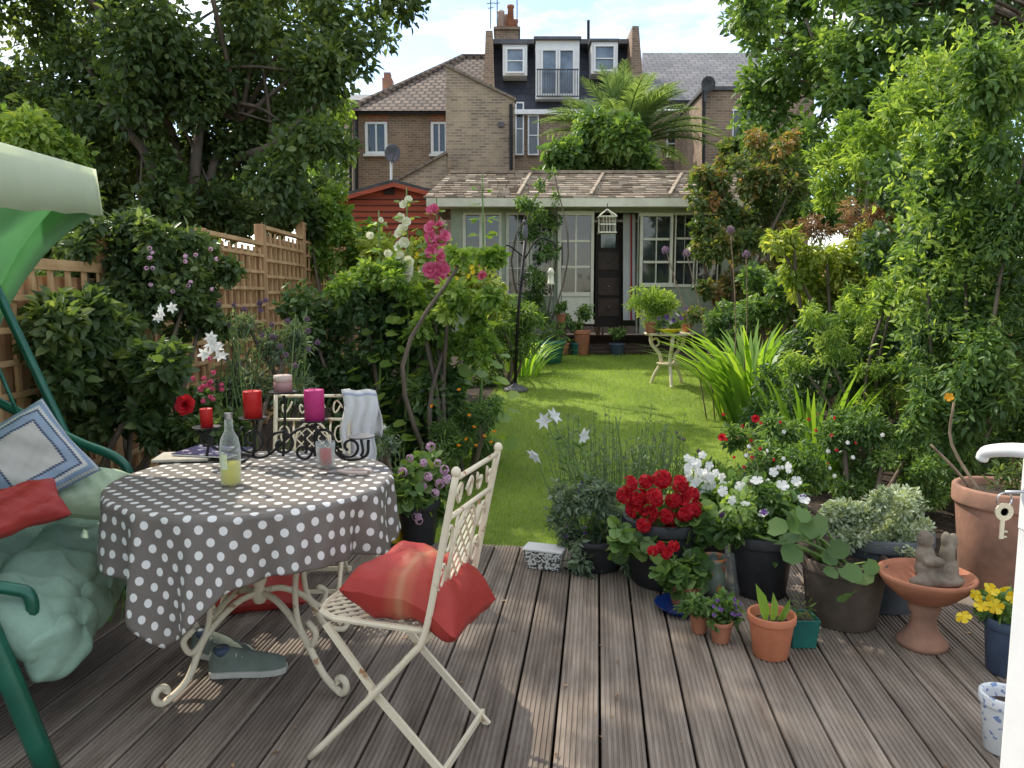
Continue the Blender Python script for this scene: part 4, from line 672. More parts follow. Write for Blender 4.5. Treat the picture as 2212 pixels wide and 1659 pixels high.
t,tp,r=potted('potted_pansies','yellow pansies in a dark blue pot at the right edge','potted pansies',2172,1470,105,1335,'navy_pot',.8); foliage(t,'foliage',M['leaf_mid'],clumps([(2150,1310,35),(2190,1310,35)],tp.y,4,.6,.05),420,.04,OV,.2); heads(t,[(2110,1285),(2140,1275),(2165,1270),(2190,1290),(2120,1310),(2150,1310),(2080,1330),(2180,1315),(2205,1275),(2135,1295)],tp.y-.06,'open','yellow_petal',.028,CAMF,'pansy',.6)
p=onz(2185,1640); t=thing('china_planter','white and blue floral china planter in the bottom right corner','planter',(p.x,p.y+.05,0)); pot(t,.068,.05,.185,'delft',.012)
t,tp,r=potted('potted_bulb','orange plastic pot with a single upright bulb leaf','potted bulb',1663,1432,105,1328,'plastic_orange',.75,.01); leafobj('leaves',M['blade'],np.array([tuple(tp-Vector((.02,0,.05))),tuple(tp-Vector((.0,0,.05))),tuple(tp+Vector((.015,0,-.05)))]),np.array([(-.25,0,1),(.05,0,1),(.5,-.1,1)]),np.array([(.2,-1,.2)]*3),np.array([.17,.13,.12]),folded(.12,.35,.11,.7),t,[.6,.7,.5])
p=onz(1738,1402); t=thing('potted_plant','small square teal green pot beside the orange bulb pot','potted plant',(p.x,p.y+.05,0)); mb=MB(); r=.058
mb.add([(-r*.8,-r*.8,0),(r*.8,-r*.8,0),(r*.8,r*.8,0),(-r*.8,r*.8,0),(-r,-r,.12),(r,-r,.12),(r,r,.12),(-r,r,.12),(-r*.88,-r*.88,.12),(r*.88,-r*.88,.12),(r*.88,r*.88,.12),(-r*.88,r*.88,.12),(-r*.86,-r*.86,.1),(r*.86,-r*.86,.1),(r*.86,r*.86,.1),(-r*.86,r*.86,.1)],[(3,2,1,0)]+[(k*4+i,k*4+(i+1)%4,k*4+4+(i+1)%4,k*4+4+i) for k in range(3) for i in range(4)])
mb.build('pot',M['teal_pot'],t,local=True,bev=.003); mb=MB(); mb.box((0,0,.1),(r*1.7,r*1.7,.006)); mb.build('soil',M['soil'],t,local=True); foliage(t,'foliage',M['leaf_mixed'],[(p.x,p.y+.05,.14,.04)],40,.035,NAR,0)
t,tp,r=potted('potted_geranium','small red geranium on a blue saucer at the deck edge','potted geranium',1478,1318,75,1262,'terracotta'); foliage(t,'foliage',M['leaf_mid'],clumps([(1450,1235,30),(1495,1240,32),(1470,1270,25),(1510,1265,22)],tp.y-.03,4,.6,.05),300,.05,RND,.2); heads(t,[(1425,1182),(1440,1195),(1410,1190),(1455,1180)],tp.y-.08,'umbel','red_petal',.033); stems_to(t,'stems',M['stem'],tp,[tuple(at(1432,1192,tp.y-.07)),tuple(at(1452,1182,tp.y-.07))],.005,.003)
p=t.location; MB().lathe([(0,.0),(.08,.0),(.115,.03),(.118,.034),(.108,.03),(.078,.008),(0,.008)],(p.x-.03,p.y-.06,.003),32).build('saucer',M['blue_glaze'],None,True); tag(bpy.data.objects['saucer'],'blue glazed saucer under the small red geranium','saucer')
t,tp,r=potted('potted_lobelia','small terracotta pot of trailing green, left of a pair','potted plant',1510,1372,46,1322,'terracotta',.75,.01); foliage(t,'foliage',M['leaf_mid'],clumps([(1495,1300,28),(1525,1310,25)],tp.y,5,.5,.04),420,.026,OV,.1)
t,tp,r=potted('potted_lobelia','small terracotta pot with tiny blue flowers, right of a pair','potted plant',1556,1394,52,1342,'terracotta',.75,.01); foliage(t,'foliage',M['leaf_mid'],clumps([(1550,1320,32),(1585,1325,28),(1565,1300,22)],tp.y,5,.5,.04),620,.026,OV,.1)
for i in range(12): flower(t,'blue_flower','open','purple_petal',at(rng.uniform(1535,1600),rng.uniform(1290,1330),tp.y-.05),.009,CAMF)
p=onz(1612,1285); t=thing('glass_vase','clear glass hurricane vase in front of the black pot','vase',(p.x,p.y+.06,0)); MB().lathe([(0,.0),(.075,.0),(.08,.02),(.078,.1),(.088,.2),(.084,.2),(.074,.1),(.074,.012),(0,.012)],(0,0,0),30).build('vase',M['clear'],t,True,local=True)
p=onz(1546,1292); t=thing('painted_vase','green and orange painted vase with a flared rim','vase',(p.x,p.y+.05,0)); MB().lathe([(0,0),(.045,0),(.06,.05),(.052,.11),(.04,.15),(.062,.185),(.056,.185),(.034,.15),(.03,.1)],(0,0,0),28).build('vase',M['painted_vase'],t,True,local=True)
p=onz(2015,1412); t=thing('bird_bath','terracotta bird bath bowl on a turned pedestal','bird bath',(p.x,p.y+.08,0)); MB().lathe([(0,0),(.092,0),(.094,.02),(.075,.045),(.05,.08),(.046,.12),(.062,.16),(.056,.18)],(0,0,0),32).build('pedestal',M['terracotta_old'],t,True,local=True); MB().lathe([(.05,.178),(.1,.2),(.155,.25),(.178,.285),(.18,.3),(.168,.302),(.155,.285),(.1,.245),(0,.235)],(0,0,0),40).build('bowl',M['terracotta'],t,True,local=True)
c=Vector((p.x+.03,p.y+.1,.24)); mb=MB()
for q_,r_ in (((-.02,0,.07),(.045,.045,.06)),((-.03,0,.13),(.038,.036,.045)),((-.035,-.005,.195),(.034,.034,.036)),((-.04,-.04,.03),(.07,.035,.028)),((.0,-.05,.035),(.06,.028,.026)),((-.01,-.04,.11),(.045,.018,.018)),((.01,-.03,.09),(.02,.02,.04)),((.065,0,.06),(.042,.04,.07)),((.06,.0,.13),(.03,.03,.06)),((.05,0,.19),(.02,.02,.035)),((.08,0,.18),(.018,.018,.04)),((.03,-.02,.03),(.1,.06,.025))): mb.ell(c+Vector(q_),r_)
o=mb.build('garden_statue',M['stone'],None,True); o.modifiers.new('remesh','REMESH').voxel_size=.007; s_=o.modifiers.new('smooth','SMOOTH'); s_.iterations=2; tag(o,'worn stone statue of a seated child beside a fish tail','statue')
p=onz(1178,1238); t=thing('patterned_trough','black and cream scroll patterned tin trough on the deck end','trough',(p.x,p.y+.07,0),R(-18)); mb=MB(); mb.add([(-.085,-.035,.0),(.085,-.035,0),(.085,.035,0),(-.085,.035,0),(-.104,-.054,.1),(.104,-.054,.1),(.104,.054,.1),(-.104,.054,.1)],[(3,2,1,0),(4,5,6,7),(0,1,5,4),(1,2,6,5),(2,3,7,6),(3,0,4,7)]); mb.build('body',M['scrollware'],t,local=True,bev=.008); MB().box((0,0,.108),(.214,.114,.014)).build('lid',M['paper'],t,local=True,bev=.005)
MB().tube(sm([(p.x+.1,p.y+.05,.01),(p.x+.17,p.y-.02,.008),(p.x+.2,p.y+.06,.008),(p.x+.3,p.y+.1,.008)],6),.005).build('cable',M['black_iron']); tag(bpy.data.objects['cable'],'black cable curling from the patterned trough','cable')
t,tp,r=potted('potted_geranium','pale pink geranium in a dark pot beside the table','potted geranium',905,1185,95,1080,'black_pot'); foliage(t,'foliage',M['leaf_mid'],clumps([(880,1040,40),(920,1030,45),(900,1080,35),(950,1060,30),(925,1105,28)],tp.y-.04,4,.6,.1),800,.05,RND,.1)
heads(t,[(930,965),(915,1000),(945,1000),(960,1015),(895,1010),(925,1030),(950,1045),(870,1020),(885,990),(965,1035),(900,1115),(905,1125),(940,1065),(912,1050)],tp.y-.15,'umbel','palepink_petal',.028); stems_to(t,'stems',M['stem'],tp,[tuple(at(x_,y_,tp.y-.1)) for x_,y_ in((930,970),(960,1020),(885,1000),(870,1030))],.005,.003)
t,tp,r=potted('yellow_pot','yellow plastic pot half hidden by the tablecloth','pot',850,1175,60,1095,'yellow_plastic')
t=shrub('alyssum','small white flowered alyssum behind the draped chair','alyssum',[(800,930,25),(830,960,30),(810,980,25)],4.1,M['leaf_grey'],500,.03)
for i in range(14): flower(t,'white_bloom','umbel','white_petal',at(rng.uniform(785,830),rng.uniform(895,930),3.95),.014,CAMF)
for x_,yb,wd,tpy,mt,lb,pl in ((1186,785,70,735,'teal_pot','big dark green pot at the corner of the lawn',(1186,715,35)),(1216,742,28,715,'terracotta','terracotta pot left of three by the step',(1216,700,18)),(1257,738,36,683,'terracotta','raised terracotta pot with leafy plant by the door',(1257,668,22)),(1246,745,26,718,'teal_pot','small teal pot right beneath the leafy terracotta pot',(1246,708,12)),(1333,748,34,722,'navy_pot','dark blue glazed pot on the summerhouse step',(1333,718,12)),(1213,700,22,678,'terracotta','little terracotta pot of red flowers by the door foot',(1213,665,14))):
    Yp=min(11.7,ong(x_,yb).y); b=at(x_,yb,Yp); b.z=gz(Yp) if yb>730 else max(b.z,gz(Yp)); t=thing('potted_plant',lb,'potted plant',b); r=wd/2*Yp/F; hh=(yb-tpy)*Yp/F; pot(t,r,r*.75,hh,mt,r*.15,.02,20); foliage(t,'foliage',M['leaf_mid'],clumps([pl],Yp,5,.5,.05),260,.06)
    if yb<741 and tpy<720: MB().box((0,0,-(b.z-gz(Yp))/2-.002),(r*1.9,r*1.9,max(.02,b.z-gz(Yp)-.002))).build('pot_stand',M['dark_wood'],t,local=True)
b=ong(1443,832); Yt=b.y; zt=at(1443,720,Yt).z; t=thing('iron_side_table','ornate white iron side table on the lawn edge','side table',b); hz=zt-b.z
MB().lathe([(0,hz-.02),(.30,hz-.02),(.31,hz),(.30,hz+.01),(0,hz+.01)],(0,0,0),36).build('table_top',M['cream_metal'],t,local=True)
for k in range(3):
    a=k*2.094+.5; ca,sa=math.cos(a),math.sin(a); MB().tube(sm([(ca*r_,sa*r_,z_) for r_,z_ in((.24,hz-.02),(.22,hz*.78),(.12,hz*.6),(.1,hz*.42),(.18,hz*.2),(.22,0.02),(.25,.0))],5),[.026,.018],7).tube(sm([(ca*r_,sa*r_,z_) for r_,z_ in((.23,hz*.85),(.16,hz*.9),(.13,hz*.8),(.17,hz*.74))],4),.013,6).build('leg',M['cream_metal'],t,True,local=True)
MB().lathe([(0,hz*.4),(.14,hz*.4),(.15,hz*.43),(0,hz*.43)],(0,0,0),24).build('shelf',M['cream_metal'],t,local=True)
c=at(1408,716,Yt-.1); tt=thing('potted_fennel','feathery bright green plant in a terracotta pot on the side table','potted plant',(c.x,c.y,zt+.012)); pot(tt,.09,.07,.13,'terracotta',.015,.02,20); foliage(tt,'foliage',M['leaf_lime'],clumps([(1385,655,28),(1410,640,32),(1435,655,28),(1408,670,30)],c.y,5,.55,.05),3200,.05,NAR,-.2)
c=at(1445,722,Yt-.22); tt=thing('pansy_bowl','yellow bowl of purple pansies on the side table','potted pansies',(c.x,c.y,zt+.012)); MB().lathe([(0,0),(.08,0),(.135,.035),(.14,.055),(.125,.055),(.08,.03),(0,.03)],(0,0,0),28).build('bowl',M['yellow_plastic'],tt,True,local=True); foliage(tt,'foliage',M['leaf_mid'],clumps([(1430,700,16),(1460,700,16)],c.y,4,.6,.04),280,.05); heads(tt,[(1425,690),(1440,685),(1455,692),(1470,688),(1480,668),(1435,700)],c.y-.08,'open','purple_petal',.035,CAMF,'pansy'); heads(tt,[(1462,680),(1448,697)],c.y-.08,'open','white_petal',.032,CAMF,'pansy')
t=thing('potted_plant','small potted plant at the right of the side table','potted plant',(at(1485,712,Yt).x,Yt+.05,zt+.012)); pot(t,.075,.055,.1,'terracotta',.012,.02,18); foliage(t,'foliage',M['leaf_mixed'],clumps([(1490,680,25)],Yt,5,.5,.05),260,.06)
b=ong(1113,845); t=thing('bird_feeder_pole','black bird feeder pole with bracket on a round base','bird feeder pole',b); tz=at(1140,520,b.y).z-b.z; MB().lathe([(0,0),(.15,0),(.16,.02),(.12,.05),(.04,.08),(.02,.1)],(0,0,0),28).build('base',M['lead'],t,True,local=True)
x1=at(1140,480,b.y).x-b.x; mb=MB(); mb.tube([(0,0,.08),(.03,0,tz*.5),(x1*.8,0,tz)],.018,8); mb.tube(sm([(x1*.8,0,tz-.2),(x1+.12,0,tz+.02),(x1+.3,0,tz-.02),(x1+.33,0,tz-.12)],5),.010,6); mb.tube(sm([(x1*.8,0,tz-.2),(-.1,0,tz-.05),(-.14,0,tz-.2)],5),.010,6); mb.build('pole',M['black_iron'],t,True,local=True)
mb=MB(); mb.ell((x1*.8,0,tz+.1),(.035,.04,.1)); mb.ell((x1*.8-.01,-.02,tz+.21),(.025,.03,.03)); mb.build('bird_finial',M['lead'],t,True,local=True); mb=MB(); [mb.bar((x1*.5+k*.02-.06,-.05,tz*.72+k*.03),(x1*.5+k*.02+.02,-.05,tz*.72+k*.03-.03),.012) for k in range(5)]; mb.build('wire_feeder',M['black_iron'],t,local=True)
c=at(1190,600,b.y); t=thing('hanging_feeder','pale lantern shaped bird feeder hanging from the pole bracket','bird feeder',(c.x,c.y,at(1190,615,b.y).z)); MB().lathe([(0,0),(.04,0),(.045,.02),(.035,.03),(.035,.13),(.045,.14),(.02,.19),(0,.2)],(0,0,0),16).build('body',M['cream_paint'],t,True,local=True); MB().tube([(0,0,.19),(0,0,.34)],.004,5).build('wire',M['black_iron'],t,local=True)
b=ong(1040,830); c=at(1038,790,b.y); t=thing('glass_globe','clear glass globe on a stake by the border','globe',(b.x,b.y,b.z)); MB().ell((c.x-b.x,0,c.z-b.z),(.06,.06,.06)).build('globe',M['clear'],t,True,local=True); MB().tube([(0,0,0),(c.x-b.x,0,c.z-b.z-.055)],.008).build('stake',M['black_iron'],t,local=True)
# ------------------------------------------------------------ table and cloth
TC=Vector((-.955,2.76,0)); t=thing('garden_table','round garden table on cream scrolled iron legs','table',TC)
MB().lathe([(0,.70),(.46,.70),(.465,.712),(.46,.722),(0,.722)],(0,0,0),48).build('table_top',M['cream_metal'],t,local=True)
for dx,dy in((-.25,-.30),(.36,-.23),(.25,.30),(-.36,.23)):
    v=Vector((dx,dy,0)); L=v.length; v/=L
    def pt(r_,z_): return v*r_+Vector((0,0,z_))
    sp=[pt(L-.01+.035*math.cos(w_)*(1-i*.06),.045+.035*math.sin(w_)*(1-i*.06)) for i,w_ in enumerate(np.linspace(-1.6,3.6,12))]
    mb=MB(); mb.tube(sm([pt(0,.29),pt(.1,.275),pt(.22,.19),pt(L-.1,.06),pt(L-.02,.012)]+sp[1:],4),.0125,8); mb.tube(sm([pt(.30,.70),pt(.24,.5),pt(.2,.36),pt(.21,.22),pt(.27,.15),pt(.3,.2),pt(.26,.235)],5),.011,8); mb.build('leg',M['cream_metal'],t,True,local=True)
MB().lathe([(0,.24),(.02,.25),(.032,.28),(.018,.31),(.03,.335),(.016,.36),(0,.385)],(0,0,0),16).build('finial',M['cream_metal'],t,True,local=True)
RT=.495; nA=240; mb=MB(); uv=[]; rows=[]
AN=np.radians([-180,-150,-128,-117,-106,-94,-82,-60,-35,-12,10,60,110,180]); LN=[.18,.19,.25,.36,.45,.36,.25,.21,.21,.26,.22,.2,.2,.18]
for i in range(46):
    row=[]
    for k in range(nA):
        a=-math.pi+2*math.pi*k/nA; L=float(np.interp(a,AN,LN))
        if i<=15: r_=RT*i/15; row.append(TC+Vector((r_*math.cos(a),r_*math.sin(a),.731+.0015*math.sin(a*9+r_*20)*r_))); uv.append((r_*math.cos(a),r_*math.sin(a)))
        else:
            s_=(i-15)/30; dl=L*s_; fold=math.sin(a*12+1.3*math.sin(a*3))*.6+math.sin(a*19+2)*.25+.2*math.sin(a*31+s_*3); amp=.045*s_**.85*(.5+L*1.4); rr=RT+.012*min(1,dl/.02)+amp*fold+.012*s_; bend=min(1,dl/.03)
            zz=.731-(dl-.012*bend) if dl>.012 else .731-dl*.3
            row.append(TC+Vector((rr*math.cos(a),rr*math.sin(a),zz))); uv.append(((RT+dl)*math.cos(a),(RT+dl)*math.sin(a)))
    rows.append(row)
mb.grid(rows,True); o=mb.build('tablecloth',M['polka'],None,True,uv=uv); sd=o.modifiers.new('solid','SOLIDIFY'); sd.thickness=.0015; tag(o,'grey oilcloth with white polka dots draped over the round table','tablecloth')
TZ=.735
cy=2.97; cb=at(610,990,cy); t=thing('candelabra','black wrought iron scroll candle stand on the table','candelabra',(cb.x,cy,TZ))
def cp(px,py,dy=0): p=at(px,py,cy+dy); return Vector((p.x,cy+dy,max(p.z,TZ+.008)))
def spiral(px,py,r,turns,a0,dr=1): return [cp(px+r*(1-.72*k)*math.cos(a0+dr*turns*6.283*k),py-r*(1-.72*k)*math.sin(a0+dr*turns*6.283*k)) for k in np.linspace(0,1,26)]
mb=MB()
for px,py,r_,tn,a0,dr in((545,950,34,1.4,2.2,1),(490,955,24,1.2,0,-1),(610,960,34,1.3,-2.4,-1),(695,950,38,1.4,2.6,1),(755,965,26,1.2,3.1,1),(655,975,20,1.2,.5,-1),(450,950,20,1.1,1.2,1)): mb.tube(spiral(px,py,r_,tn,a0,dr),.0058,6)
mb.tube(sm([cp(428,930),cp(465,968),cp(520,980),cp(575,985),cp(640,930),cp(680,925),cp(710,960),cp(745,992),cp(790,985),cp(796,950)],6),.0062,6)
for px,py in((447,928),(547,908),(612,852),(680,913),(780,948)): mb.tube(sm([cp(px,py+2),cp(px+4,py+25),cp(px,985)],5),.006,6)
mb.tube([cp(520,1000,-.07),cp(530,995),cp(540,985,.07)],.006,6); mb.tube([cp(690,1000,-.07),cp(700,995),cp(705,985,.07)],.006,6); mb.build('scroll_frame',M['black_iron'],t,True)
for px,py in((447,926),(547,906),(612,850),(680,911),(780,946)):
    c=cp(px,py); MB().lathe([(0,0),(.05,.002),(.056,.008),(.054,.009),(.045,.005),(0,.004)],c,24).build('candle_plate',M['black_iron'] if px<700 else M['lead'],t,True)
for px,py,r_,h_,mt,lb in((447,926,.024,.075,'red_wax','small red pillar candle on the leftmost plate'),(547,906,.036,.108,'red_wax','larger red pillar candle on the second plate'),(680,911,.039,.122,'magenta_wax','magenta pillar candle on the fourth plate'),(612,850,.036,.042,'mauve_wax','mauve candle with a pale top on the highest plate')):
    c=cp(px,py)+Vector((0,0,.006)); tt=thing('candle',lb,'candle',c); MB().lathe([(0,0),(r_,0),(r_,h_*.97),(r_*.96,h_),(r_*.8,h_*.985),(r_*.5,h_*.93),(0,h_*.92)],(0,0,0),26).build('wax',M[mt],tt,True,local=True); top=h_
    if mt=='mauve_wax': MB().lathe([(0,h_),(r_,h_),(r_*.98,h_+.024),(r_*.7,h_+.026),(0,h_+.015)],(0,0,.0005),26).build('pale_wax',M['cream_wax'],tt,True,local=True); top=h_+.02
    MB().tube([(0,0,top*.9),(.002,0,top+.008)],.0015,5).build('wick',M['black_iron'],tt,local=True)
c=onz(700,1012,TZ); tt=thing('glass_tumbler','clear glass tumbler holding a small red candle','tumbler',(c.x,c.y+.03,TZ)); MB().lathe([(0,0),(.034,0),(.038,.1),(.036,.1),(.032,.008),(0,.008)],(0,0,0),28).build('glass',M['clear'],tt,True,local=True)
tt=thing('candle','red candle standing inside the glass tumbler','candle',(c.x,c.y+.03,TZ+.009)); MB().lathe([(0,0),(.024,0),(.024,.06),(.018,.064),(0,.06)],(0,0,0),24).build('wax',M['red_wax'],tt,True,local=True); MB().tube([(0,0,.058),(.001,0,.07)],.0014,5).build('wick',M['black_iron'],tt,local=True)
c=onz(493,1050,TZ); tt=thing('cordial_bottle','clear bottle of pale yellow cordial with a silver cap','bottle',(c.x,c.y+.03,TZ)); MB().lathe([(0,0),(.034,0),(.036,.01),(.036,.13),(.03,.165),(.015,.195),(.0135,.235),(.0115,.235),(.0,.2352)],(0,0,0),28).build('glass',M['bottle'],tt,True,local=True); MB().lathe([(0,.006),(.0335,.006),(.0335,.078),(0,.078)],(0,0,0),24).build('cordial',M['cordial'],tt,True,local=True); MB().lathe([(0,.236),(.0145,.236),(.0145,.256),(0,.258)],(0,0,0),20).build('cap',M['steel'],tt,local=True)
lab=MB(); lab.grid([[(.0366*math.cos(a_),.0366*math.sin(a_),z_) for a_ in np.linspace(-2.6,-1.5,12)] for z_ in(.06,.115)]); lab.build('label',mat('bottle_label',(.50,.60,.22),(.72,.74,.55),45,.6,bmp=0),tt,True,local=True)
c=onz(462,985,TZ); tt=thing('magazine','dark blue magazine lying on folded papers','magazine',(c.x,c.y,TZ+.016),R(-12)); MB().box((0,0,.003),(.26,.19,.006)).build('pages',M['paper'],tt,local=True); MB().box((0,0,.0075),(.262,.192,.002)).build('cover',M['cover'],tt,local=True)
c=onz(400,990,TZ); MB().box((c.x,c.y,TZ+.007),(.22,.16,.013),R(8)).build('folded_cloth',M['linen'],bev=.005); tag(bpy.data.objects['folded_cloth'],'folded beige cloth under the magazine','cloth')
c=onz(735,1022,TZ); tt=thing('secateurs','steel garden secateurs with pale handles beside the tumbler','secateurs',(c.x,c.y,TZ+.008),R(-5)); MB().tube(sm([(-.01,0,0),(.03,.018,0),(.08,.02,0),(.12,.012,0)],5),[.006,.008],7).build('handle',M['cream_wax'],tt,True,local=True); MB().tube(sm([(-.01,0,0),(.03,-.018,0),(.08,-.024,0),(.11,-.02,0)],5),[.006,.008],7).build('handle',M['cream_wax'],tt,True,local=True); MB().prism([(-.01,-.004,0),(-.04,-.018,0),(-.08,-.006,0),(-.05,.008,0),(-.01,.006,0)],(0,0,.004)).build('blade',M['steel'],tt,local=True)
# ------------------------------------------------------------ chairs
def make_chair(label,loc,rz):
    t=thing('folding_chair',label,'chair',loc,rz,None); W=.18; m=M['cream_metal']
    for s_ in(1,-1):
        MB().tube(sm([(-.1,s_*W,.92),(-.05,s_*W,.68),(0,s_*W,.45),(.05,s_*W,.375),(.2,s_*W,.205),(.385,s_*W,.005)],5),.0105,8).ell((-.1,s_*W,.925),(.014,.014,.016)).build('back_leg',m,t,True,local=True)
        MB().bar((.33,s_*(W-.02),.43),(.16,s_*(W-.02),.225),.012,.022).bar((.16,s_*(W-.02),.225),(-.07,s_*(W-.02),.0),.012,.022).ell((.172,s_*(W-.01),.24),(.014,.02,.014)).build('cross_leg',m,t,local=True)
    def B(u,z): x_=-.1+(.92-z)/.47*.1; return Vector((x_,u,z))
    mb=MB()
    for z in(.905,.79,.53): mb.tube([B(-W,z),B(W,z)],.008,7)
    for u in(-.09,.09): mb.tube([B(u,.53),B(u,.79)],.005,6)
    for sgn in(-1,1):
        for u0 in(.045,.13): mb.tube([B(sgn*u0+.035*(1-.7*k)*math.cos(5.5*k+sgn),.847+.038*(1-.7*k)*math.sin(9*k)) for k in np.linspace(0,1,18)],.0045,5)
        for zc in(.715,.60): mb.tube([B(sgn*(.135+.03*math.cos(6.3*k*1.2)*(1-.5*k)),zc+.05*math.sin(6.3*k*1.2)*(1-.5*k)) for k in np.linspace(0,1,18)],.0045,5)
    mb.build('backrest_frame',m,t,True,local=True)
    mb=MB(); ring=[(math.cos(a)*.085,.66+math.sin(a)*.122) for a in np.linspace(0,6.2832,29)]; mb.tube([B(*p) for p in ring],.006,6)
    for k in np.arange(-.3,.31,.052):
        for sg in(1,-1):
            pts=[(u,.66+sg*u+k) for u in np.linspace(-.085,.085,25) if (u/.085)**2+((sg*u+k)/.122)**2<1]
            if len(pts)>2: mb.bar(B(*pts[0]),B(*pts[-1]),.007,.004)
    mb.build('lattice_medallion',m,t,local=True)
    mb=MB(); o_=[(.0,-W+.02),(.30,-W+.02),(.36,-W+.05),(.385,-.06),(.385,.06),(.36,W-.05),(.30,W-.02),(0,W-.02),(0,-W+.02)]; mb.tube([(x_,y_,.45) for x_,y_ in o_],.010,7)
    for k in np.arange(-.5,.6,.046):
        for sg in(1,-1):
            pts=[(x_,sg*(x_-.19)+k) for x_ in np.linspace(.0,.38,40) if abs(sg*(x_-.19)+k)<W-.02-max(0,x_-.3)*.7]
            if len(pts)>2: mb.bar((pts[0][0],pts[0][1],.451+.002*sg),(pts[-1][0],pts[-1][1],.451+.002*sg),.014,.003)
    mb.build('seat',m,t,local=True)
    MB().bar((-.045,-W,.03),(-.045,W,.03),.012,.02).build('stretcher',m,t,local=True); MB().bar((.33,-W,.06),(.33,W,.06),.01,.016).build('stretcher',m,t,local=True); return t
ch=make_chair('chipped cream folding chair with red cushion in the foreground',(-.193,2.221,0),R(162.5))
c2=copy_tree(ch); c2.location=(-.99,3.66,0); c2.rotation_euler=(0,0,R(-87)); c2['label']='cream folding chair behind the table with a cloth over its back'
mb=MB(); P=[]
for i in range(26):
    row=[]
    for j in range(14):
        x_=-.83+.17*j/13-.03*(i/25)+.01*math.sin(i*.7); f_=i-8
        if f_<0: y_,z_=3.79+.012*math.sin(j*1.3),.935+f_*.03
        else: y_,z_=3.735-.012*f_/17+.018*math.sin(j*1.5+i*.15)*min(1,f_/5),.937-f_*.026
        row.append((x_,y_,z_+.004*math.sin(j*.8)))
    P.append(row)
mb.grid(P); o=mb.build('draped_shirt',M['shirt'],None,True,uv=[(j/13,i/25) for i in range(26) for j in range(14)],normals=False); o.modifiers.new('solid','SOLIDIFY').thickness=.003; tag(o,'white shirt with blue print hung over the far chair back','shirt')
def cushion(name,label,c,w_,h_,th,rot,m,n=36,wr=.012,cat='cushion',seed=0,sag=0):
    mb=MB(); uv=[]; rm=rot.to_matrix() if hasattr(rot,'to_matrix') else rot; r2=np.random.default_rng(seed); ph=r2.uniform(0,6,8)
    for s_ in(1,-1):
        P=[]
        for i in range(n+1):
            row=[]
            for j in range(n+1):
                u,v_=2*i/n-1,2*j/n-1; e=max(0,(1-u**4)*(1-v_**4)); x_=u*w_/2*(1-.09*(1-abs(v_))*abs(u)**3); y_=v_*h_/2*(1-.09*(1-abs(u))*abs(v_)**3)
                z_=s_*th/2*e**.5+wr*(.35+.65*e)*(math.sin(u*5+ph[0]+v_*3)*.5+math.sin(v_*7+ph[1]-u*4)*.4+math.sin(u*11+v_*9+ph[2])*.3+.25*abs(math.sin(u*9-v_*14+ph[3]))+.2*abs(math.sin(u*16+v_*6+ph[4])))
                if sag: z_-=sag*max(0,-u-.1)**1.6
                row.append(Vector(c)+rm@Vector((x_,y_,z_))); uv.append(((u+1)/2,(v_+1)/2))
            P.append(row)
        mb.grid(P)
    o=mb.build(name,M[m],None,True,uv=uv); tag(o,label,cat); return o
cushion('silk_cushion','faded red silk cushion slumped on the foreground chair seat',(-.275,2.24,.525),.37,.36,.17,Euler((R(4),R(-4),R(162))),'striped_silk',wr=.015,seed=3,sag=.08)
cushion('silk_cushion','plain red cushion lying on the deck behind the table legs',onz(525,1340)+Vector((0,.25,.07)),.42,.4,.14,Euler((R(10),0,R(15))),'red_silk',seed=4)
# ------------------------------------------------------------ swing seat
n0,n1=Vector((-1.37,2.1,0)),Vector((-1.70,3.3,0)); ax=(n1-n0).normalized(); bk=Vector((-ax.y,ax.x,0)); bk=bk if bk.x<0 else -bk
t=thing('swing_seat','green metal garden swing seat with a green canopy','swing seat',(-1.8,2.5,0)); U=Vector((0,0,1))
for e in(n0,n1):
    ap=e+bk*.5+U*1.55; rr=.032 if e is n0 else .019
    MB().tube(sm([e,e+bk*.17+U*.6,ap],6),rr,10).tube(sm([e+bk*1.0,e+bk*.8+U*.6,ap],6),rr,10).build('leg',M['green_metal'],t,True)
MB().tube([n0+bk*.5+U*1.55,n1+bk*.5+U*1.55],.026,10).build('cross_rail',M['green_metal'],t,True); MB().tube([n0+bk*1.0+U*.05,n1+bk*1.0+U*.05],.022,10).build('cross_rail',M['green_metal'],t,True)
for e,k,dz in((n0,.05,-.10),(n1,-.14,0)):
    a=e+ax*k; mb=MB(); mb.tube(sm([a+bk*.04+U*.40,a+bk*.03+U*(.58+dz*.6),a+bk*.1+U*(.66+dz),a+bk*.4+U*(.74+dz),a+bk*.62+U*(.95+dz)],6),.019,9); mb.tube([a+bk*.02+U*.36,a+bk*.55+U*.36],.018,8); mb.tube([a+bk*.3+U*(.7+dz),a+bk*.5+U*1.35],.008,6); mb.build('arm_frame',M['green_metal'],t,True)
    mb=MB(); p0_=a+bk*.5+U*1.35; mb.tube([p0_+Vector((.022*math.cos(i*.9),.022*math.sin(i*.9),i*.0026)) for i in range(70)],.004,5); mb.build('spring',M['lead'],t,True)
MB().tube(sm([at(-40,850,3.1),at(70,905,3.12),at(170,955,3.14),at(245,985,3.15),at(278,1020,3.15),at(285,1080,3.15)],6),.02,9).build('arm_rail',M['green_metal'],t,True)
mb=MB(); P=[]; q0,q1=n0-ax*.15,n1+ax*.13
for i in range(13):
    row=[]
    for j in range(21):
        k=i/12; e=q0.lerp(q1,j/20); row.append(e+bk*(.10+.50*k+.06*math.sin(k*3.1))+U*(1.785+.13*(j/20)-.10*k-.70*k**1.3-.012*math.sin(j*.9)*k))
    P.append(row)
mb.grid(P); mb.add([P[i][20] for i in range(13)]+[P[i][20]-U*(.16-.03*i/12) for i in range(13)],[(i,i+1,14+i,13+i) for i in range(12)])
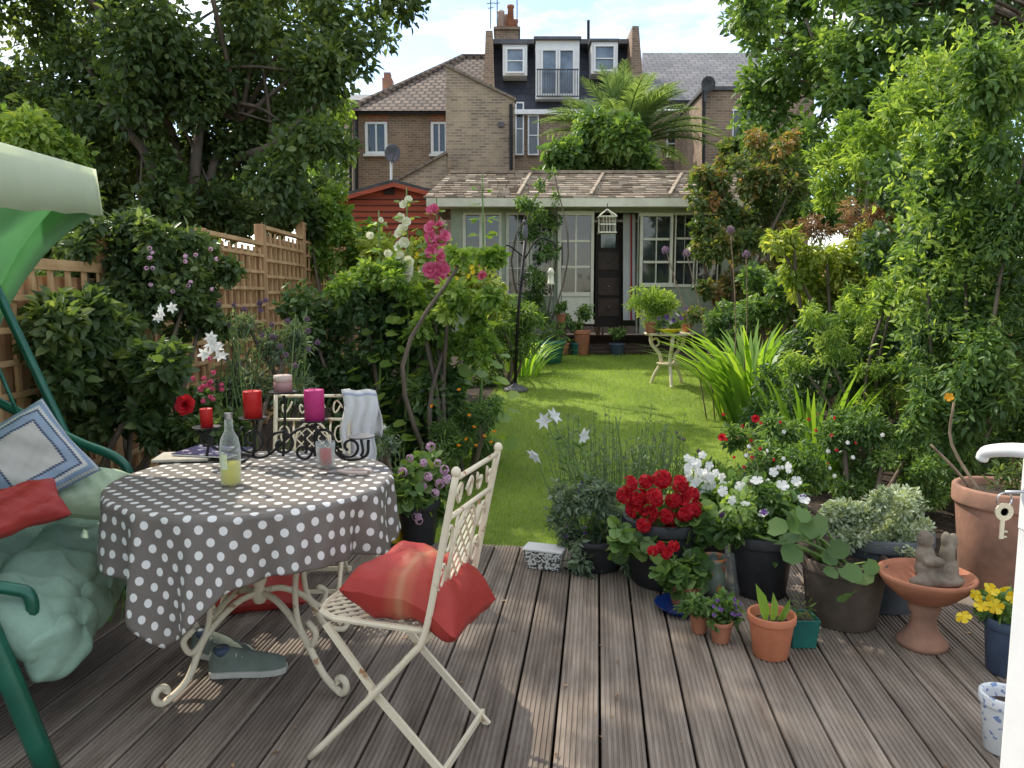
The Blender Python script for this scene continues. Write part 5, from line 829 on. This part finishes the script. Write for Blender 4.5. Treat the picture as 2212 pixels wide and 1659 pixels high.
o=mb.build('canopy',M['canopy'],t,True,normals=False); o.modifiers.new('solid','SOLIDIFY').thickness=.003
mb=MB(); mb.grid([[P[0][j]+U*(.035)-bk*.012+(-bk)*(.015*k+.004*math.sin(j*1.3)*k)-U*(.195+.004*math.sin(j*1.1))*k for j in range(21)] for k in(0,.5,1)]); mb.grid([[P[i][j]+U*.03 for j in range(21)] for i in range(3)]); mb.grid([[P[i][20]+U*.03+ax*.012-U*.17*k*(1-.4*i/5) for i in range(5)] for k in(0,.5,1)]); o=mb.build('valance',M['valance'],t,True,normals=False); o.modifiers.new('solid','SOLIDIFY').thickness=.002
def face_rot(nv,roll): 
    q_=Vector(nv).to_track_quat('Z','Y'); return (q_.to_matrix()@Matrix.Rotation(roll,3,'Z'))
sc_=thing('seat_cushion','tufted sage green seat and back cushion on the swing','seat cushion',(-1.6,2.6,.36))
def basis(n_):
    n_=Vector(n_).normalized(); x_=ax-n_*ax.dot(n_); x_.normalize(); y_=n_.cross(x_); return Matrix((x_,y_,n_)).transposed()
def puff(c,w_,h_,th,rm,seed):
    r2=np.random.default_rng(seed); ph=r2.uniform(0,6,6); P=[]; sp=lambda v_,e: math.copysign(abs(v_)**e,v_)
    for i in range(25):
        la=-math.pi/2+math.pi*i/24; row=[]
        for j in range(40):
            lo_=2*math.pi*j/40; x_=w_/2*sp(math.cos(la),.6)*sp(math.cos(lo_),.55); y_=h_/2*sp(math.cos(la),.6)*sp(math.sin(lo_),.55); z_=th/2*sp(math.sin(la),.85)
            edge=math.cos(la)**2; rad=1+.05*math.sin(lo_*5+ph[0])*edge+.04*math.sin(lo_*9+ph[1]+la*3)*edge; wv=.008*math.sin(x_*34+ph[2]+y_*16)+.006*math.sin(y_*45+ph[3]-x_*20)
            row.append(Vector(c)+rm@Vector((x_*rad,y_*rad,z_*(1+.05*math.sin(lo_*3+ph[4]))+wv)))
        P.append(row)
    MB().grid(P,True).build('pad',M['green_cushion'],sc_,True)
for j in range(4):
    e=n0+ax*(.17+.30*j); sd_=j*10
    puff(e+bk*.36+U*.43,.34,.30,.19,basis(U),sd_+1); puff(e+bk*.10+U*.425,.34,.30,.19,basis(U*.95-bk*.3),sd_+2); puff(e+bk*.0+U*.35,.335,.19,.17,basis(-bk*.9+U*.3),sd_+3)
    puff(e+bk*.56+U*.62,.34,.34,.19,basis(-bk*.85+U*.5),sd_+4); puff(e+bk*.70+U*.88,.34,.32,.18,basis(-bk*.9+U*.4),sd_+5)
cushion('patterned_cushion','blue and cream diamond patterned cushion on the swing',at(55,995,2.64),.34,.34,.15,face_rot((.45,-.75,.45),R(30)),'crochet',cat='cushion',seed=5)
cushion('red_cushion','small red cushion under the patterned one on the swing',at(35,1100,2.36),.27,.17,.09,face_rot((.3,-.5,.8),R(15)),'red_silk',seed=6)
cushion('pale_cushion','pale green pillow at the far end of the swing',at(180,1065,2.76),.28,.22,.12,face_rot((.3,-.5,.8),R(-15)),'pale_green',seed=7)
# ------------------------------------------------------------ shoes
def shoe(label,x,y,rz):
    t=thing('canvas_shoe',label,'shoe',(x,y,.003),rz); secs=[(0,.02,.055),(.012,.03,.082),(.03,.034,.09),(.08,.034,.082),(.13,.038,.07),(.19,.045,.054),(.24,.042,.042),(.262,.033,.033),(.277,.018,.02)]; P=[[(sx,wd*math.cos(a)*(1-.12*math.sin(a)),.022+hh*max(0,math.sin(a))**.8) for a in np.linspace(0,math.pi,15)] for sx,wd,hh in secs]; Q=[(sx,wd) for sx,wd,hh in secs]
    mb=MB(); mb.grid(P); mb.build('upper',M['grey_canvas'],t,True,local=True)
    out=[(a,b+.005) for a,b in Q]+[(a,-b-.005) for a,b in reversed(Q)]; MB().prism([(a,b,0) for a,b in out],(0,0,.024)).build('sole',M['rubber'],t,local=True,bev=.004)
    mb=MB(); [mb.tube(sm([(.10+k*.022,-.026,.078-k*.006),(.102+k*.022,0,.096-k*.008),(.10+k*.022,.026,.078-k*.006)],4),.003,5) for k in range(4)]; mb.build('laces',M['rubber'],t,True,local=True); MB().lathe([(.026,.10),(.031,.118),(.025,.128)],(.045,0,-.02),14).build('cuff',M['navy_pot'],t,True,local=True); return t
p=onz(440,1478); shoe('grey green canvas shoe under the table, nearer one',p.x,p.y+.06,R(8)); p=onz(420,1425); shoe('grey green canvas shoe under the table, farther one',p.x-.02,p.y+.05,R(-18))
# ------------------------------------------------------------ white door at the right edge
e=Vector((.795,1.16,0)); hd=Vector((.995,.25,0)); dv=(hd-e).normalized(); nv=Vector((-dv.y,dv.x,0)); nv=nv if nv.x<0 else -nv
t=thing('patio_door','open white patio door leaf at the right edge','door',e); ang=math.atan2(dv.y,dv.x); c=(e+hd)/2-nv*.03
mb=MB(); mb.box(Vector((c.x,c.y,.55)),((hd-e).length,.06,1.0),ang); mb.bar(e+U*1.04-nv*.03+dv*.05,e+U*2.1-nv*.03+dv*.05,.1,.06); mb.bar(hd+U*1.04-nv*.03-dv*.05,hd+U*2.1-nv*.03-dv*.05,.1,.06); mb.build('door_leaf',M['white_paint'],t,bev=.004)
hb=e+dv*.06; mb=MB(); z_=1.165; mb.tube(sm([hb+U*z_,hb+nv*.035+U*(z_+.006),hb+nv*.05-dv*.03+U*(z_+.006),hb+nv*.052-dv*.075+U*(z_-.006),hb+nv*.052-dv*.085+U*(z_-.02)],5),[.013,.009],9); mb.build('handle',M['white_paint'],t,True); MB().box(hb+nv*.004+U*1.12,(.025,.012,.2),ang).build('handle_plate',M['white_paint'],t,bev=.003)
k0=at(2168,1105,1.1); lk=hb+nv*.01; tt=thing('door_key','key hanging from a ring in the door lock','key',k0); o=MB().lathe([(.006,0),(.0135,0),(.0135,.0025),(.006,.0025),(.006,0)],(0,0,0),18).build('bow',M['key_brass'],tt,local=True); o.rotation_euler=(math.pi/2,0,0)
MB().bar((0,.001,-.013),(0,.001,-.042),.006,.0025).bar((.003,.001,-.031),(.008,.001,-.031),.003,.002).bar((.003,.001,-.039),(.0075,.001,-.039),.003,.002).build('shank',M['key_brass'],tt,local=True)
MB().tube([Vector((.011*math.cos(a),0,.018+.011*math.sin(a))) for a in np.linspace(0,6.3,18)],.0013,5).build('ring',M['steel'],tt,True,local=True); MB().tube([Vector((0,0,.029)),Vector((lk.x-k0.x,lk.y-k0.y,.032))],.003,6).build('lock_key',M['steel'],tt,True,local=True)
